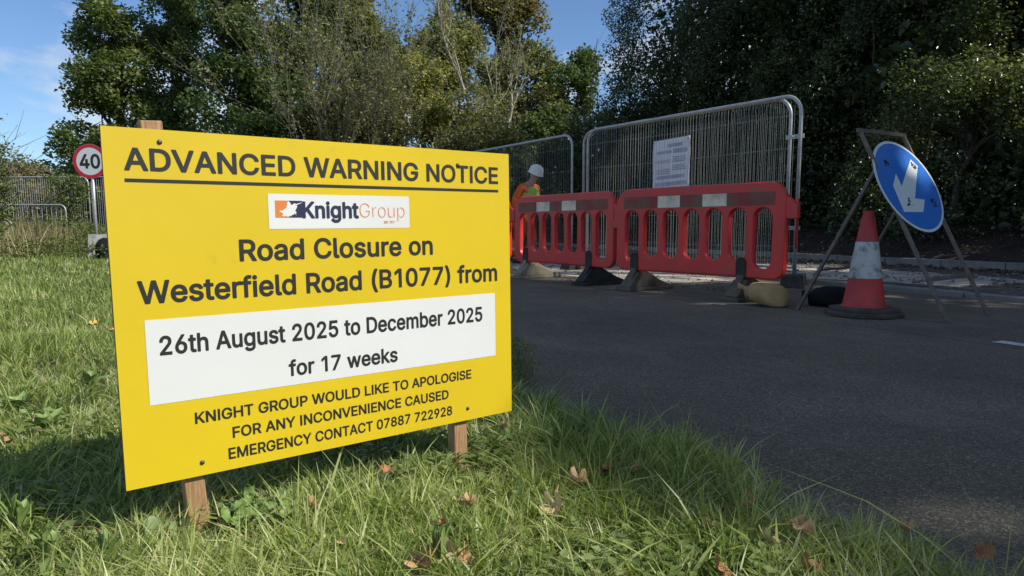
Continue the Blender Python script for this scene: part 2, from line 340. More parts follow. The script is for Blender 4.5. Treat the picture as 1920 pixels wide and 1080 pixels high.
# letter outlines used on the signs: advance, then closed outlines
GLYPHS = json.loads(r'''{"m":{"(":[273,[[165,-112,147,-84,120,-28,101,20,85,76,75,128,70,176,69,224,73,272,84,344,102,416,127,484,154,540,161,552,173,559,237,559,251,552,255,544,256,536,217,444,192,360,176,276,171,196,177,136,191,72,217,-4,254,-88,256,-100,249,-111,237,-116,177,-116]]],")":[273,[[29,-114,19,-104,18,-92,58,0,83,76,98,148,102,216,96,288,78,372,54,448,19,532,17,540,22,552,33,559,97,559,112,552,136,508,159,452,179,388,192,328,201,268,204,212,202,156,191,88,173,24,148,-40,113,-107,105,-114,97,-116]]],".":[188,[[74,-21,52,-8,36,12,30,36,33,64,49,88,70,102,94,107,118,103,138,92,154,72,161,48,158,20,146,-1,126,-17,102,-24]]],"0":[453,[[188,-23,148,-10,112,13,82,45,59,85,42,133,32,185,28,245,31,313,40,369,55,413,76,453,101,485,132,510,168,527,204,534,248,534,292,524,329,505,363,473,389,433,408,385,421,325,425,261,422,193,413,141,398,93,376,52,348,19,312,-7,276,-21,232,-27],[202,73,224,70,248,72,268,81,284,96,298,117,308,141,317,173,322,209,324,253,322,301,316,341,306,373,292,401,276,421,256,434,236,439,216,439,196,433,180,423,164,406,152,385,143,361,131,297,131,213,136,177,144,145,155,117,168,98,184,83]]],"1":[402,[[193,-20,193,403,190,410,96,341,84,338,70,344,66,356,67,432,74,443,190,528,280,528,291,522,297,508,297,-20]]],"2":[453,[[56,-18,48,-12,44,-4,44,48,48,59,267,296,293,336,298,352,300,372,295,400,288,412,276,424,248,437,212,439,184,431,164,415,151,392,146,356,136,344,128,342,60,343,48,352,46,368,50,404,62,440,80,469,104,494,132,513,164,527,200,534,240,535,276,529,308,518,332,504,356,484,373,464,387,440,395,416,400,388,401,360,396,332,379,288,348,241,298,184,199,80,204,77,396,76,404,70,409,60,408,-8,400,-17,388,-20]]],"4":[453,[[272,-17,262,-4,262,80,260,85,36,86,25,92,20,100,20,160,24,171,232,522,244,528,312,529,320,527,328,519,331,508,329,500,142,184,260,183,262,188,262,316,265,328,272,335,280,337,348,337,357,332,363,320,363,184,416,182,428,176,433,164,433,104,428,92,420,87,363,84,363,0,361,-8,355,-16,344,-20,280,-20]]],"5":[453,[[180,-23,148,-14,120,-1,96,16,75,37,59,61,47,89,40,125,43,141,52,149,60,150,128,150,140,140,145,117,152,104,170,85,200,72,236,71,252,75,268,83,281,93,294,109,302,125,307,145,306,185,297,209,284,229,264,245,240,255,212,257,184,252,163,245,139,229,128,226,64,233,51,241,48,257,78,517,85,525,96,529,372,528,382,521,386,509,386,449,380,437,368,432,172,432,168,429,158,341,160,340,188,349,216,353,268,350,292,343,316,333,340,317,357,301,374,281,388,259,399,233,406,209,410,181,410,149,407,121,400,95,386,65,366,37,344,15,316,-4,284,-18,252,-25,216,-27]]],"6":[453,[[188,-23,152,-12,120,6,92,30,69,61,54,93,45,133,44,173,50,213,66,257,93,309,237,521,244,527,252,529,328,528,340,517,342,509,340,499,228,337,232,334,280,329,316,317,348,297,374,269,395,233,406,193,409,149,402,105,391,73,374,45,352,20,324,-1,292,-16,260,-24,224,-27],[215,69,248,71,276,85,296,109,306,141,306,177,294,209,284,222,270,233,256,240,240,244,204,243,176,229,156,205,146,173,147,137,160,104,172,90,184,80,200,73]]],"7":[453,[[86,-17,77,-4,79,8,291,428,290,432,54,434,46,440,42,452,42,508,46,520,54,527,62,529,390,529,402,525,410,512,409,440,182,-10,174,-18,166,-20,98,-20]]],"8":[453,[[180,-23,132,-9,89,17,59,49,39,89,33,113,32,141,35,165,41,189,52,213,64,231,102,269,79,293,61,325,51,361,52,401,60,433,74,461,94,485,120,506,152,522,184,532,220,535,256,534,300,523,340,501,372,469,392,433,401,389,401,365,397,341,379,301,350,269,387,233,408,198,419,157,419,113,411,81,394,49,369,21,340,1,305,-15,268,-24,224,-27],[191,73,224,69,256,72,284,82,302,97,315,121,316,149,308,173,292,193,276,204,260,210,220,215,200,212,180,206,164,196,152,185,142,169,137,153,136,133,139,117,147,101,158,89,172,80],[199,313,224,310,252,313,276,325,290,341,299,365,297,393,288,413,272,428,244,439,208,438,180,428,161,409,153,381,153,365,158,349,172,328]]],"9":[453,[[120,-17,111,-4,112,8,225,172,220,175,176,179,140,190,105,212,78,240,57,276,46,316,44,364,51,408,64,440,85,472,110,496,140,515,172,528,208,535,248,534,284,527,316,514,348,492,373,464,391,432,404,396,409,360,407,324,399,284,381,240,354,192,216,-13,208,-19,200,-20,132,-20],[216,264,248,266,277,280,297,304,307,336,306,372,293,404,284,417,270,428,256,435,240,439,208,438,192,433,177,424,157,400,146,368,147,332,152,315,160,299,172,284,184,275,200,267]]],"A":[480,[[8,-18,-2,-8,-2,8,183,516,189,524,200,529,284,527,292,520,296,512,481,8,481,-8,475,-16,464,-20,392,-20,383,-16,377,-8,328,122,152,122,148,120,100,-13,92,-19,84,-20],[183,220,295,220,240,381,236,379]]],"B":[456,[[52,-18,44,-12,40,0,40,508,44,520,52,527,60,529,256,528,304,521,344,505,368,488,390,464,406,436,415,404,418,360,410,324,392,292,365,268,388,252,408,231,424,205,433,180,438,148,437,116,431,88,419,60,400,33,376,13,348,-2,312,-14,252,-20],[145,80,148,77,256,77,284,81,304,87,322,100,333,120,335,144,328,168,320,181,308,193,292,202,276,208,252,211,148,211,145,204],[145,308,148,305,244,306,264,309,284,317,302,332,313,352,316,376,310,400,292,420,268,429,244,432,148,432,145,428]]],"C":[510,[[224,-23,176,-10,132,13,94,45,61,89,39,137,25,193,20,253,24,313,37,365,56,411,85,453,120,487,160,512,208,529,256,535,308,532,344,524,380,509,411,489,436,467,460,437,477,405,490,365,493,349,492,341,486,333,476,329,400,330,392,337,379,373,362,397,338,417,308,430,280,435,252,435,228,431,204,421,180,405,158,381,140,349,130,317,124,273,125,225,132,185,143,153,167,117,195,93,228,78,268,73,312,80,332,88,351,101,373,125,383,145,390,169,400,179,476,180,488,173,493,157,481,113,461,73,432,38,400,12,360,-9,316,-22,272,-27]]],"D":[502,[[52,-18,44,-12,40,0,40,508,44,520,52,527,60,529,256,527,316,516,369,492,408,461,438,424,462,376,476,324,481,264,477,196,464,140,439,88,414,56,383,28,344,5,304,-10,268,-17,232,-20],[145,80,148,77,228,77,256,80,284,87,308,98,328,113,346,132,360,156,372,192,378,232,378,276,372,320,361,352,344,380,324,401,296,418,272,426,240,431,148,432,145,428]]],"E":[419,[[52,-18,44,-12,40,0,40,508,44,520,52,527,60,529,372,529,384,525,392,512,392,452,389,440,380,433,148,432,145,428,145,312,148,306,356,306,369,300,374,292,375,284,375,224,371,216,360,209,146,208,145,84,148,77,381,76,392,68,395,60,395,0,392,-11,384,-18,376,-20]]],"F":[410,[[52,-18,44,-12,40,0,40,508,44,520,52,527,60,529,368,529,380,525,389,512,389,452,385,440,376,433,148,432,145,428,145,300,352,297,361,292,366,280,365,216,360,207,348,201,145,200,143,-8,137,-16,128,-20]]],"G":[520,[[224,-23,176,-11,131,13,92,46,61,89,38,137,25,193,20,253,24,313,36,365,56,412,84,453,120,488,160,513,204,528,256,535,304,533,340,525,376,510,405,493,433,469,457,441,476,408,491,365,494,349,493,341,487,333,476,329,400,330,392,337,376,373,356,400,332,419,304,431,276,435,248,435,224,430,200,419,176,401,155,377,139,345,128,309,124,269,125,221,133,181,145,149,164,121,184,101,208,86,236,76,268,73,304,77,332,87,356,104,368,117,381,137,393,177,280,179,268,185,263,197,263,257,268,270,276,275,284,276,476,276,488,273,496,265,498,257,495,161,485,117,466,77,438,41,404,12,364,-9,324,-21,276,-27]]],"H":[517,[[52,-18,44,-12,40,0,40,508,44,521,52,527,60,529,124,529,136,525,143,516,145,312,148,309,368,309,372,312,374,516,380,525,392,529,456,529,468,525,475,516,477,508,477,0,473,-12,460,-20,392,-20,380,-16,374,-8,372,210,148,212,145,208,143,-8,137,-16,128,-20]]],"I":[190,[[43,-20,43,529,147,529,147,-20]]],"K":[467,[[52,-18,44,-12,40,0,40,508,44,520,56,528,124,529,136,525,143,516,145,308,148,303,352,525,364,529,448,529,460,525,468,512,464,496,270,288,465,12,469,0,465,-12,456,-19,448,-20,372,-20,360,-16,196,213,146,160,145,156,145,0,141,-12,132,-19,124,-20]]],"L":[393,[[52,-18,44,-12,40,0,40,512,47,524,56,528,128,528,140,521,145,508,145,80,148,77,368,76,376,70,381,60,381,-4,373,-16,360,-20]]],"M":[628,[[52,-18,44,-12,40,0,40,508,41,516,47,524,60,529,152,529,160,527,168,520,312,148,316,143,460,520,468,527,476,529,568,529,581,524,586,516,588,508,588,0,584,-12,576,-18,568,-20,504,-20,492,-16,485,-4,484,309,483,300,480,298,360,-8,352,-17,340,-20,284,-20,270,-12,144,304,142,296,141,-4,136,-14,124,-20]]],"N":[523,[[52,-18,44,-12,40,0,40,508,44,521,52,527,60,529,136,529,144,527,152,521,376,168,379,176,380,516,386,524,396,529,464,529,476,524,482,516,483,508,483,0,479,-12,472,-18,464,-20,384,-20,372,-13,144,347,145,-4,140,-13,128,-20]]],"O":[533,[[224,-23,176,-10,132,13,94,45,61,89,39,137,25,193,20,253,25,313,35,361,56,410,85,453,120,487,160,512,208,529,256,535,308,532,356,520,404,494,444,458,474,417,495,369,509,313,513,253,509,193,496,141,475,93,447,53,412,21,372,-4,324,-21,276,-27],[259,73,292,75,320,83,345,97,367,117,384,141,399,173,406,205,410,241,409,285,403,321,392,353,375,381,356,403,332,420,304,431,272,436,244,434,216,426,191,413,168,393,151,369,136,339,128,305,124,269,125,225,131,189,141,157,156,131,176,107,200,90,228,78]]],"P":[445,[[52,-18,44,-12,40,0,40,508,44,520,52,527,60,529,252,528,300,521,344,504,372,484,394,460,412,429,423,396,428,360,427,320,419,284,405,252,389,228,368,207,340,189,312,177,260,167,145,164,143,-8,137,-16,128,-20],[145,264,252,263,280,270,300,283,309,292,318,308,324,344,320,380,313,396,304,408,284,423,256,430,148,432,145,428]]],"R":[449,[[52,-18,44,-12,40,0,40,508,44,520,52,527,60,529,252,528,304,521,348,503,384,475,409,440,425,396,429,348,423,300,407,260,384,230,364,213,343,200,344,196,446,8,446,-8,440,-16,428,-20,352,-20,344,-18,335,-8,236,176,232,178,148,178,145,172,143,-8,137,-16,128,-20],[146,276,256,276,280,281,301,292,317,312,325,340,323,376,311,404,292,420,264,429,236,432,148,432,145,428]]],"S":[447,[[174,-25,142,-18,110,-5,82,13,58,35,38,63,26,91,18,135,22,148,30,155,38,157,110,156,121,147,132,111,150,90,182,75,226,69,270,76,290,84,305,95,316,107,323,123,326,139,323,155,312,171,290,185,258,197,142,232,106,250,78,269,55,295,39,327,32,363,35,403,45,435,62,464,86,489,118,511,154,525,190,533,234,535,274,531,306,523,334,511,362,493,385,471,402,447,414,419,421,383,418,367,410,360,402,358,330,359,319,371,314,391,308,403,293,419,278,428,258,435,218,438,178,431,150,413,140,399,136,387,135,371,138,359,150,343,174,328,318,282,350,267,379,247,404,219,421,187,428,151,426,111,415,75,398,45,374,19,342,-2,306,-17,266,-26,218,-29]]],"T":[449,[[184,-18,176,-11,173,0,172,431,24,433,16,440,12,448,13,516,20,525,32,529,424,527,433,520,437,508,437,448,428,435,416,432,280,432,277,428,276,-4,272,-13,260,-20,192,-20]]],"U":[517,[[212,-25,184,-18,156,-8,132,5,108,22,88,42,71,64,58,88,49,112,43,140,40,168,41,516,48,525,60,529,128,528,137,524,143,516,144,176,148,148,163,116,188,91,222,76,264,72,300,77,332,92,355,116,369,148,373,176,374,516,380,524,388,528,464,527,474,520,477,508,477,172,473,128,459,88,443,60,420,32,392,9,360,-8,328,-20,292,-26,252,-28]]],"V":[480,[[192,-16,184,-5,-2,500,-2,516,4,525,16,529,84,529,92,527,101,520,213,208,240,124,378,520,392,529,464,529,472,526,482,516,481,500,296,-8,290,-16,280,-20,204,-20]]],"W":[686,[[144,-17,135,-4,-3,504,-2,516,4,524,16,529,84,529,95,524,100,517,192,161,196,169,288,518,296,526,304,529,380,529,392,524,399,512,492,156,585,516,590,524,600,528,672,528,684,522,689,512,689,504,550,-4,544,-14,532,-20,456,-20,444,-17,437,-8,344,333,340,330,248,-9,242,-16,232,-20,156,-20]]],"Y":[472,[[192,-17,185,-8,183,0,183,204,0,497,-4,508,-2,516,4,525,16,529,92,529,104,524,236,308,368,524,380,529,456,529,464,526,474,516,473,500,289,204,286,-8,280,-16,268,-20,204,-20]]],"a":[389,[[122,-25,94,-17,66,-2,42,19,26,41,16,67,11,99,12,131,20,159,32,179,46,195,66,210,90,221,142,235,254,251,255,259,252,279,243,295,226,306,202,311,174,309,158,304,142,295,126,280,114,259,98,254,30,274,23,283,22,298,38,330,58,355,85,375,114,390,150,400,190,404,226,402,262,394,294,379,318,359,339,331,351,299,357,255,356,-5,350,-14,338,-20,270,-19,261,-13,254,0,225,-17,194,-26,158,-29],[149,67,170,65,194,68,214,74,230,85,244,99,252,115,255,131,255,159,158,145,138,139,122,130,113,115,114,91,126,76]]],"b":[424,[[193,-25,165,-15,133,7,128,-12,121,-18,113,-20,49,-20,37,-12,33,-4,33,508,37,521,49,528,117,528,130,520,134,508,134,380,137,373,169,394,205,403,253,403,297,392,332,372,361,344,385,308,401,264,410,204,407,144,393,88,369,42,336,8,317,-5,293,-17,245,-28,217,-28],[206,68,225,67,245,70,261,77,273,86,285,100,296,120,307,164,306,220,301,244,293,265,281,283,267,296,253,304,233,309,213,310,193,306,177,298,165,289,154,276,145,258,134,216,135,160,139,136,148,112,159,96,173,82,189,72]]],"c":[396,[[166,-24,128,-12,94,8,66,34,42,68,25,108,17,148,14,196,19,240,29,280,47,316,70,347,98,371,130,389,166,401,206,404,246,401,274,394,297,384,318,371,338,355,357,332,371,308,381,280,379,268,374,261,366,257,306,242,298,242,286,251,278,272,266,287,242,304,222,309,202,310,182,307,165,300,150,288,135,268,126,248,120,224,116,196,117,168,122,140,131,116,143,96,160,80,178,71,198,67,230,69,256,80,274,99,290,131,302,137,370,121,381,112,383,100,371,68,354,40,330,15,303,-4,274,-17,238,-26,202,-28]]],"d":[424,[[158,-25,118,-11,84,12,55,44,33,84,19,132,14,188,18,240,31,288,49,324,75,356,106,381,139,396,182,404,226,402,258,392,290,371,291,508,294,520,302,527,310,529,378,528,388,520,392,508,390,-8,383,-16,374,-20,310,-20,297,-12,290,6,262,-14,234,-24,198,-28],[190,68,210,67,230,70,246,78,258,87,270,101,280,120,290,164,290,220,285,244,275,268,265,284,250,297,234,305,214,309,178,306,162,299,148,288,136,272,128,256,117,212,119,156,133,112,143,96,158,81,174,72]]],"e":[404,[[170,-25,130,-13,100,4,70,29,46,61,29,96,18,136,14,184,17,232,27,272,42,308,63,340,90,366,122,386,158,399,198,404,234,402,270,394,302,379,333,356,356,328,375,292,385,256,391,212,390,164,382,153,370,149,122,149,118,148,119,144,128,116,138,99,154,83,174,73,198,67,230,67,258,77,276,92,290,118,302,125,374,109,383,100,385,88,374,60,358,35,335,12,306,-7,274,-20,242,-26,206,-28],[120,244,126,241,278,241,285,244,274,272,258,292,234,306,206,310,178,307,154,294,133,272]]],"f":[254,[[70,-17,62,-8,61,0,61,304,54,307,2,307,-10,315,-14,328,-13,384,-9,392,2,399,60,400,61,448,70,480,88,508,114,530,142,543,174,549,210,549,242,542,258,533,263,520,243,456,230,449,202,454,178,452,167,444,162,428,162,399,230,399,243,392,248,380,248,328,245,316,234,308,166,307,162,304,161,-4,154,-15,146,-19,78,-20]]],"g":[425,[[162,-167,134,-161,110,-152,71,-127,50,-105,34,-81,31,-71,34,-58,90,-24,102,-21,116,-27,143,-59,166,-71,202,-77,242,-73,266,-62,282,-46,290,-23,291,13,290,16,262,-2,238,-11,206,-15,174,-14,146,-9,117,1,90,17,68,37,50,59,35,85,25,113,17,145,14,181,16,221,21,257,30,285,50,325,74,355,106,380,142,397,182,404,226,402,258,393,290,372,296,389,306,398,378,398,390,389,392,377,392,-15,390,-43,383,-71,370,-96,352,-119,330,-137,302,-153,270,-163,238,-169,198,-170],[182,81,222,80,238,84,254,93,276,117,285,137,290,157,291,213,288,237,279,261,270,278,255,293,242,302,222,308,202,310,182,307,154,293,142,281,132,265,119,225,117,173,128,129,138,111,150,97,166,87]]],"h":[410,[[45,-18,37,-12,33,0,33,512,40,524,49,528,117,528,129,522,133,512,135,376,165,392,197,402,233,404,265,401,293,392,321,376,341,356,359,328,371,296,377,256,377,-4,369,-16,357,-20,293,-20,284,-16,278,-8,276,236,274,260,265,283,249,299,229,307,205,309,181,304,161,293,146,276,136,252,134,228,132,-8,126,-16,117,-20]]],"i":[167,[[41,-17,34,-8,33,0,33,384,37,392,49,399,117,399,129,392,134,380,133,-4,129,-12,117,-20,53,-20],[73,424,51,432,33,448,22,472,23,496,31,516,49,534,73,543,97,542,121,532,137,516,145,496,145,472,135,448,117,432,97,424]]],"k":[381,[[45,-18,37,-12,33,0,33,512,40,524,49,528,117,528,129,522,133,512,134,264,137,257,277,398,361,399,371,396,378,388,380,376,377,368,228,216,388,12,392,-4,385,-16,377,-19,293,-20,285,-18,153,147,134,132,134,128,134,0,130,-12,117,-20]]],"l":[189,[[105,-19,77,-7,57,10,40,38,33,70,33,510,37,522,45,527,53,529,117,528,129,522,133,514,135,82,137,74,141,72,173,74,185,68,189,58,200,6,197,-9,185,-17,145,-22]]],"m":[610,[[45,-18,37,-12,33,0,33,380,35,388,41,395,53,399,117,399,129,390,133,375,157,391,185,402,213,406,241,405,265,398,285,388,321,355,345,377,377,395,413,404,449,406,477,401,505,390,529,375,549,353,568,316,577,268,577,0,575,-8,569,-16,557,-20,493,-20,484,-16,477,-8,474,272,468,288,457,300,441,307,421,310,397,308,380,300,365,284,357,264,354,-8,347,-16,337,-20,273,-20,261,-15,254,0,253,272,247,288,235,300,221,307,201,310,177,307,157,296,144,280,136,260,134,240,132,-8,126,-16,117,-20]]],"n":[410,[[45,-18,37,-12,33,0,33,380,37,391,45,398,53,399,117,399,129,390,133,373,157,388,181,398,209,403,237,404,277,398,315,380,337,361,355,336,367,308,375,276,377,240,377,0,373,-12,361,-20,297,-20,285,-16,278,-8,276,236,274,260,266,280,253,296,233,306,209,309,185,306,164,296,148,280,137,256,134,228,132,-8,126,-16,117,-20]]],"o":[415,[[166,-24,128,-12,94,8,66,34,42,68,25,108,17,148,14,196,19,244,31,284,49,320,74,351,102,374,134,391,170,401,210,404,250,400,286,389,322,368,350,341,373,308,390,268,398,228,401,180,396,132,384,92,366,56,342,26,314,3,282,-14,246,-25,206,-28],[190,68,210,66,230,69,246,74,261,84,274,98,285,116,297,160,299,188,297,216,292,240,283,264,270,283,256,296,242,304,222,309,202,310,182,307,166,300,154,292,140,276,131,260,118,216,118,164,122,140,131,116,143,96,158,81,174,72]]],"r":[259,[[45,-18,37,-12,33,0,33,380,35,388,41,395,49,399,113,399,127,392,133,378,157,392,185,402,217,405,253,402,261,394,263,384,263,320,257,308,245,302,205,306,177,301,151,284,137,260,134,240,132,-8,126,-16,117,-20]]],"s":[365,[[140,-25,112,-18,88,-7,68,5,48,24,33,44,22,68,16,92,20,106,32,114,92,126,100,126,112,116,120,94,132,80,156,68,184,65,212,69,234,80,247,96,247,112,240,122,228,129,116,159,88,172,65,188,44,212,32,236,27,268,29,300,39,328,56,352,77,372,104,387,136,398,168,404,204,404,236,399,260,392,280,382,312,355,328,333,339,308,344,292,340,277,328,270,264,258,253,264,241,288,225,304,208,311,184,312,160,309,140,298,129,284,130,268,136,260,152,250,264,220,292,207,314,192,332,172,346,144,351,112,348,80,339,52,324,29,302,8,276,-8,244,-20,212,-27,176,-28]]],"t":[227,[[130,-20,106,-12,86,0,67,20,55,40,48,64,45,88,45,304,42,307,-2,309,-10,315,-13,324,-12,388,-6,395,2,399,44,400,45,476,50,485,62,491,126,491,137,488,144,480,146,472,146,400,206,399,218,393,223,384,224,324,218,314,206,307,150,307,146,304,146,96,148,80,154,72,170,70,202,74,216,68,222,56,233,4,232,-4,222,-16,202,-21,162,-24]]],"u":[410,[[145,-21,109,-9,81,11,55,43,40,79,34,107,33,135,34,387,41,395,53,399,117,399,126,395,132,387,134,143,136,119,145,98,161,81,181,72,205,70,229,75,249,86,264,103,273,127,276,151,278,387,284,395,293,399,365,398,373,391,377,379,377,3,375,-9,369,-16,361,-20,297,-20,283,-13,277,6,249,-11,217,-22,181,-25]]],"w":[567,[[127,-17,118,-4,4,372,3,384,11,395,23,399,87,399,95,398,103,392,171,157,233,384,243,397,251,399,319,399,332,392,395,166,399,160,465,392,479,399,547,399,559,394,564,384,563,372,449,-4,443,-15,431,-20,367,-20,352,-12,283,222,215,-12,207,-18,199,-20,139,-20]]]},"h":{"0":[453,[[200,-31,160,-22,120,-1,87,29,60,69,40,118,27,173,22,233,23,297,31,353,45,405,66,449,92,484,124,512,160,530,200,540,244,541,288,532,328,513,364,482,392,441,412,394,425,341,431,277,430,209,422,153,407,101,386,57,360,22,328,-5,288,-24,244,-32],[211,77,232,76,252,80,268,89,284,106,297,129,307,157,317,225,318,269,314,313,308,349,298,377,285,401,271,417,252,429,232,433,212,432,193,425,178,413,165,397,155,377,146,349,136,285,138,205,142,173,151,141,162,117,176,97,192,84]]],"4":[453,[[276,-25,264,-19,256,-4,256,76,252,79,32,81,20,88,14,100,14,160,17,172,226,524,235,532,244,535,312,535,324,531,334,520,337,508,333,496,154,192,160,189,252,189,256,192,256,320,260,332,268,339,280,343,352,342,364,333,369,320,369,192,372,189,420,188,432,180,439,164,439,104,435,92,424,82,372,79,369,76,368,-4,359,-20,344,-26]]],"K":[467,[[52,-25,40,-16,34,0,34,508,39,524,48,532,56,534,124,535,136,532,148,520,151,508,152,317,348,530,364,535,448,535,464,529,472,520,474,512,473,500,468,492,278,288,278,284,472,12,474,-4,469,-16,460,-23,448,-26,372,-26,356,-20,196,203,151,156,151,0,148,-12,140,-21,128,-26]]],"g":[425,[[174,-175,146,-170,118,-162,94,-150,70,-134,46,-110,28,-83,25,-67,29,-55,38,-47,88,-19,102,-15,118,-21,143,-51,166,-65,198,-71,234,-69,258,-60,274,-47,283,-27,285,1,282,3,258,-10,230,-18,198,-21,166,-19,138,-13,110,-2,86,13,62,34,44,57,29,85,18,114,11,145,8,181,10,221,14,253,23,285,42,324,68,357,102,385,138,402,178,410,222,409,254,401,286,383,294,397,306,404,382,403,394,393,398,377,398,-15,396,-43,389,-71,378,-95,361,-119,338,-139,313,-155,282,-166,250,-173,214,-176],[196,85,230,88,246,95,258,104,269,117,277,133,286,173,284,225,271,265,259,281,246,293,230,300,214,303,194,303,178,300,165,293,150,281,139,265,131,249,123,209,125,161,129,141,138,121,150,106,162,96,178,89]]],"h":[410,[[45,-25,32,-16,27,0,27,512,33,525,45,533,117,535,133,527,139,512,141,386,173,401,205,409,241,410,273,405,301,395,325,380,346,360,364,332,377,296,383,256,383,-4,377,-17,361,-26,293,-26,281,-21,273,-12,270,0,270,236,267,260,259,280,245,294,229,301,205,303,185,299,165,289,150,272,142,252,140,228,140,0,137,-12,129,-21,117,-26]]],"i":[167,[[45,-25,32,-16,27,0,27,384,33,397,45,404,117,405,133,396,140,380,139,-4,133,-17,117,-26],[65,419,41,431,23,452,16,476,19,504,33,528,53,543,77,549,105,546,129,533,145,513,152,488,150,464,137,442,117,425,93,417]]],"n":[410,[[45,-25,32,-16,27,0,27,380,30,392,37,400,49,405,113,405,127,400,137,386,141,386,161,397,185,405,233,410,277,404,317,386,341,366,360,340,372,312,380,280,383,244,383,0,378,-16,369,-23,361,-26,297,-26,285,-23,273,-12,270,0,268,256,261,276,249,292,233,300,209,303,185,299,165,289,150,272,142,252,140,228,140,0,137,-12,129,-21,117,-26]]],"t":[227,[[142,-28,110,-20,86,-8,65,12,50,36,42,60,39,84,39,300,-2,302,-14,311,-19,324,-20,380,-16,392,-10,400,-2,404,38,407,39,476,46,489,62,497,126,497,142,492,152,476,152,408,154,405,210,404,222,397,229,384,230,324,222,309,206,301,153,300,152,96,154,81,158,77,170,76,206,79,222,69,227,60,238,8,238,-4,230,-18,214,-25,178,-30]]]},"l":{"G":[520,[[248,9,204,17,164,34,128,60,100,92,79,129,64,173,56,225,56,281,63,329,77,373,98,413,124,445,156,471,195,489,236,499,280,500,312,496,340,488,368,475,392,459,412,440,431,417,446,389,455,365,420,364,400,401,376,429,348,450,312,465,276,471,236,468,200,458,168,440,142,417,119,385,103,349,93,309,88,257,92,205,102,161,119,125,135,101,152,82,172,66,196,53,220,44,244,39,272,38,300,40,328,47,352,58,374,73,394,93,410,117,420,141,427,165,430,197,426,209,416,214,300,214,298,217,298,237,300,241,460,241,463,237,463,185,457,145,444,109,423,77,396,50,364,29,328,16,288,9]]],"o":[415,[[190,8,158,14,130,26,102,47,81,72,64,104,54,136,49,176,51,216,57,252,67,280,83,308,106,333,130,350,158,362,190,369,226,369,258,362,286,350,314,329,335,304,350,275,361,240,366,200,365,160,358,124,348,96,332,68,310,44,286,26,258,14,226,8],[197,32,226,33,250,38,270,48,290,64,307,84,319,108,329,140,334,172,334,204,329,236,319,268,306,293,287,316,266,331,242,340,218,344,190,344,166,338,144,328,125,312,109,292,96,268,86,236,82,204,82,172,86,140,96,108,109,84,126,63,146,47,170,36]]],"p":[424,[[69,-128,68,361,73,364,97,362,97,317,101,309,113,304,121,304,129,309,158,345,177,358,193,365,217,369,245,369,269,364,289,357,314,341,338,317,357,285,368,253,374,213,375,169,369,129,357,91,336,57,309,31,277,14,241,7,209,8,185,15,157,33,129,70,117,74,105,71,100,65,99,57,99,-123,97,-128],[200,33,229,32,253,36,277,46,297,60,313,79,326,101,336,129,342,161,343,197,340,229,332,261,321,287,305,309,285,326,261,338,237,344,209,344,185,340,165,332,144,317,129,300,115,277,105,249,100,221,98,189,100,153,107,121,119,93,133,72,153,53,177,40]]],"r":[259,[[69,15,68,364,97,364,97,316,105,308,117,306,121,306,128,312,137,330,148,344,169,359,197,369,228,368,228,344,225,340,185,339,153,328,126,308,107,280,101,260,99,240,99,20,97,15]]],"u":[410,[[169,10,137,17,109,33,89,55,74,87,68,135,69,364,98,363,99,131,106,99,118,75,132,59,149,47,169,39,189,36,213,36,237,41,257,49,277,63,260,39,233,20,201,11],[317,15,313,19,312,75,305,82,293,83,305,111,311,143,311,363,341,364,342,19,341,15]]]}}''')

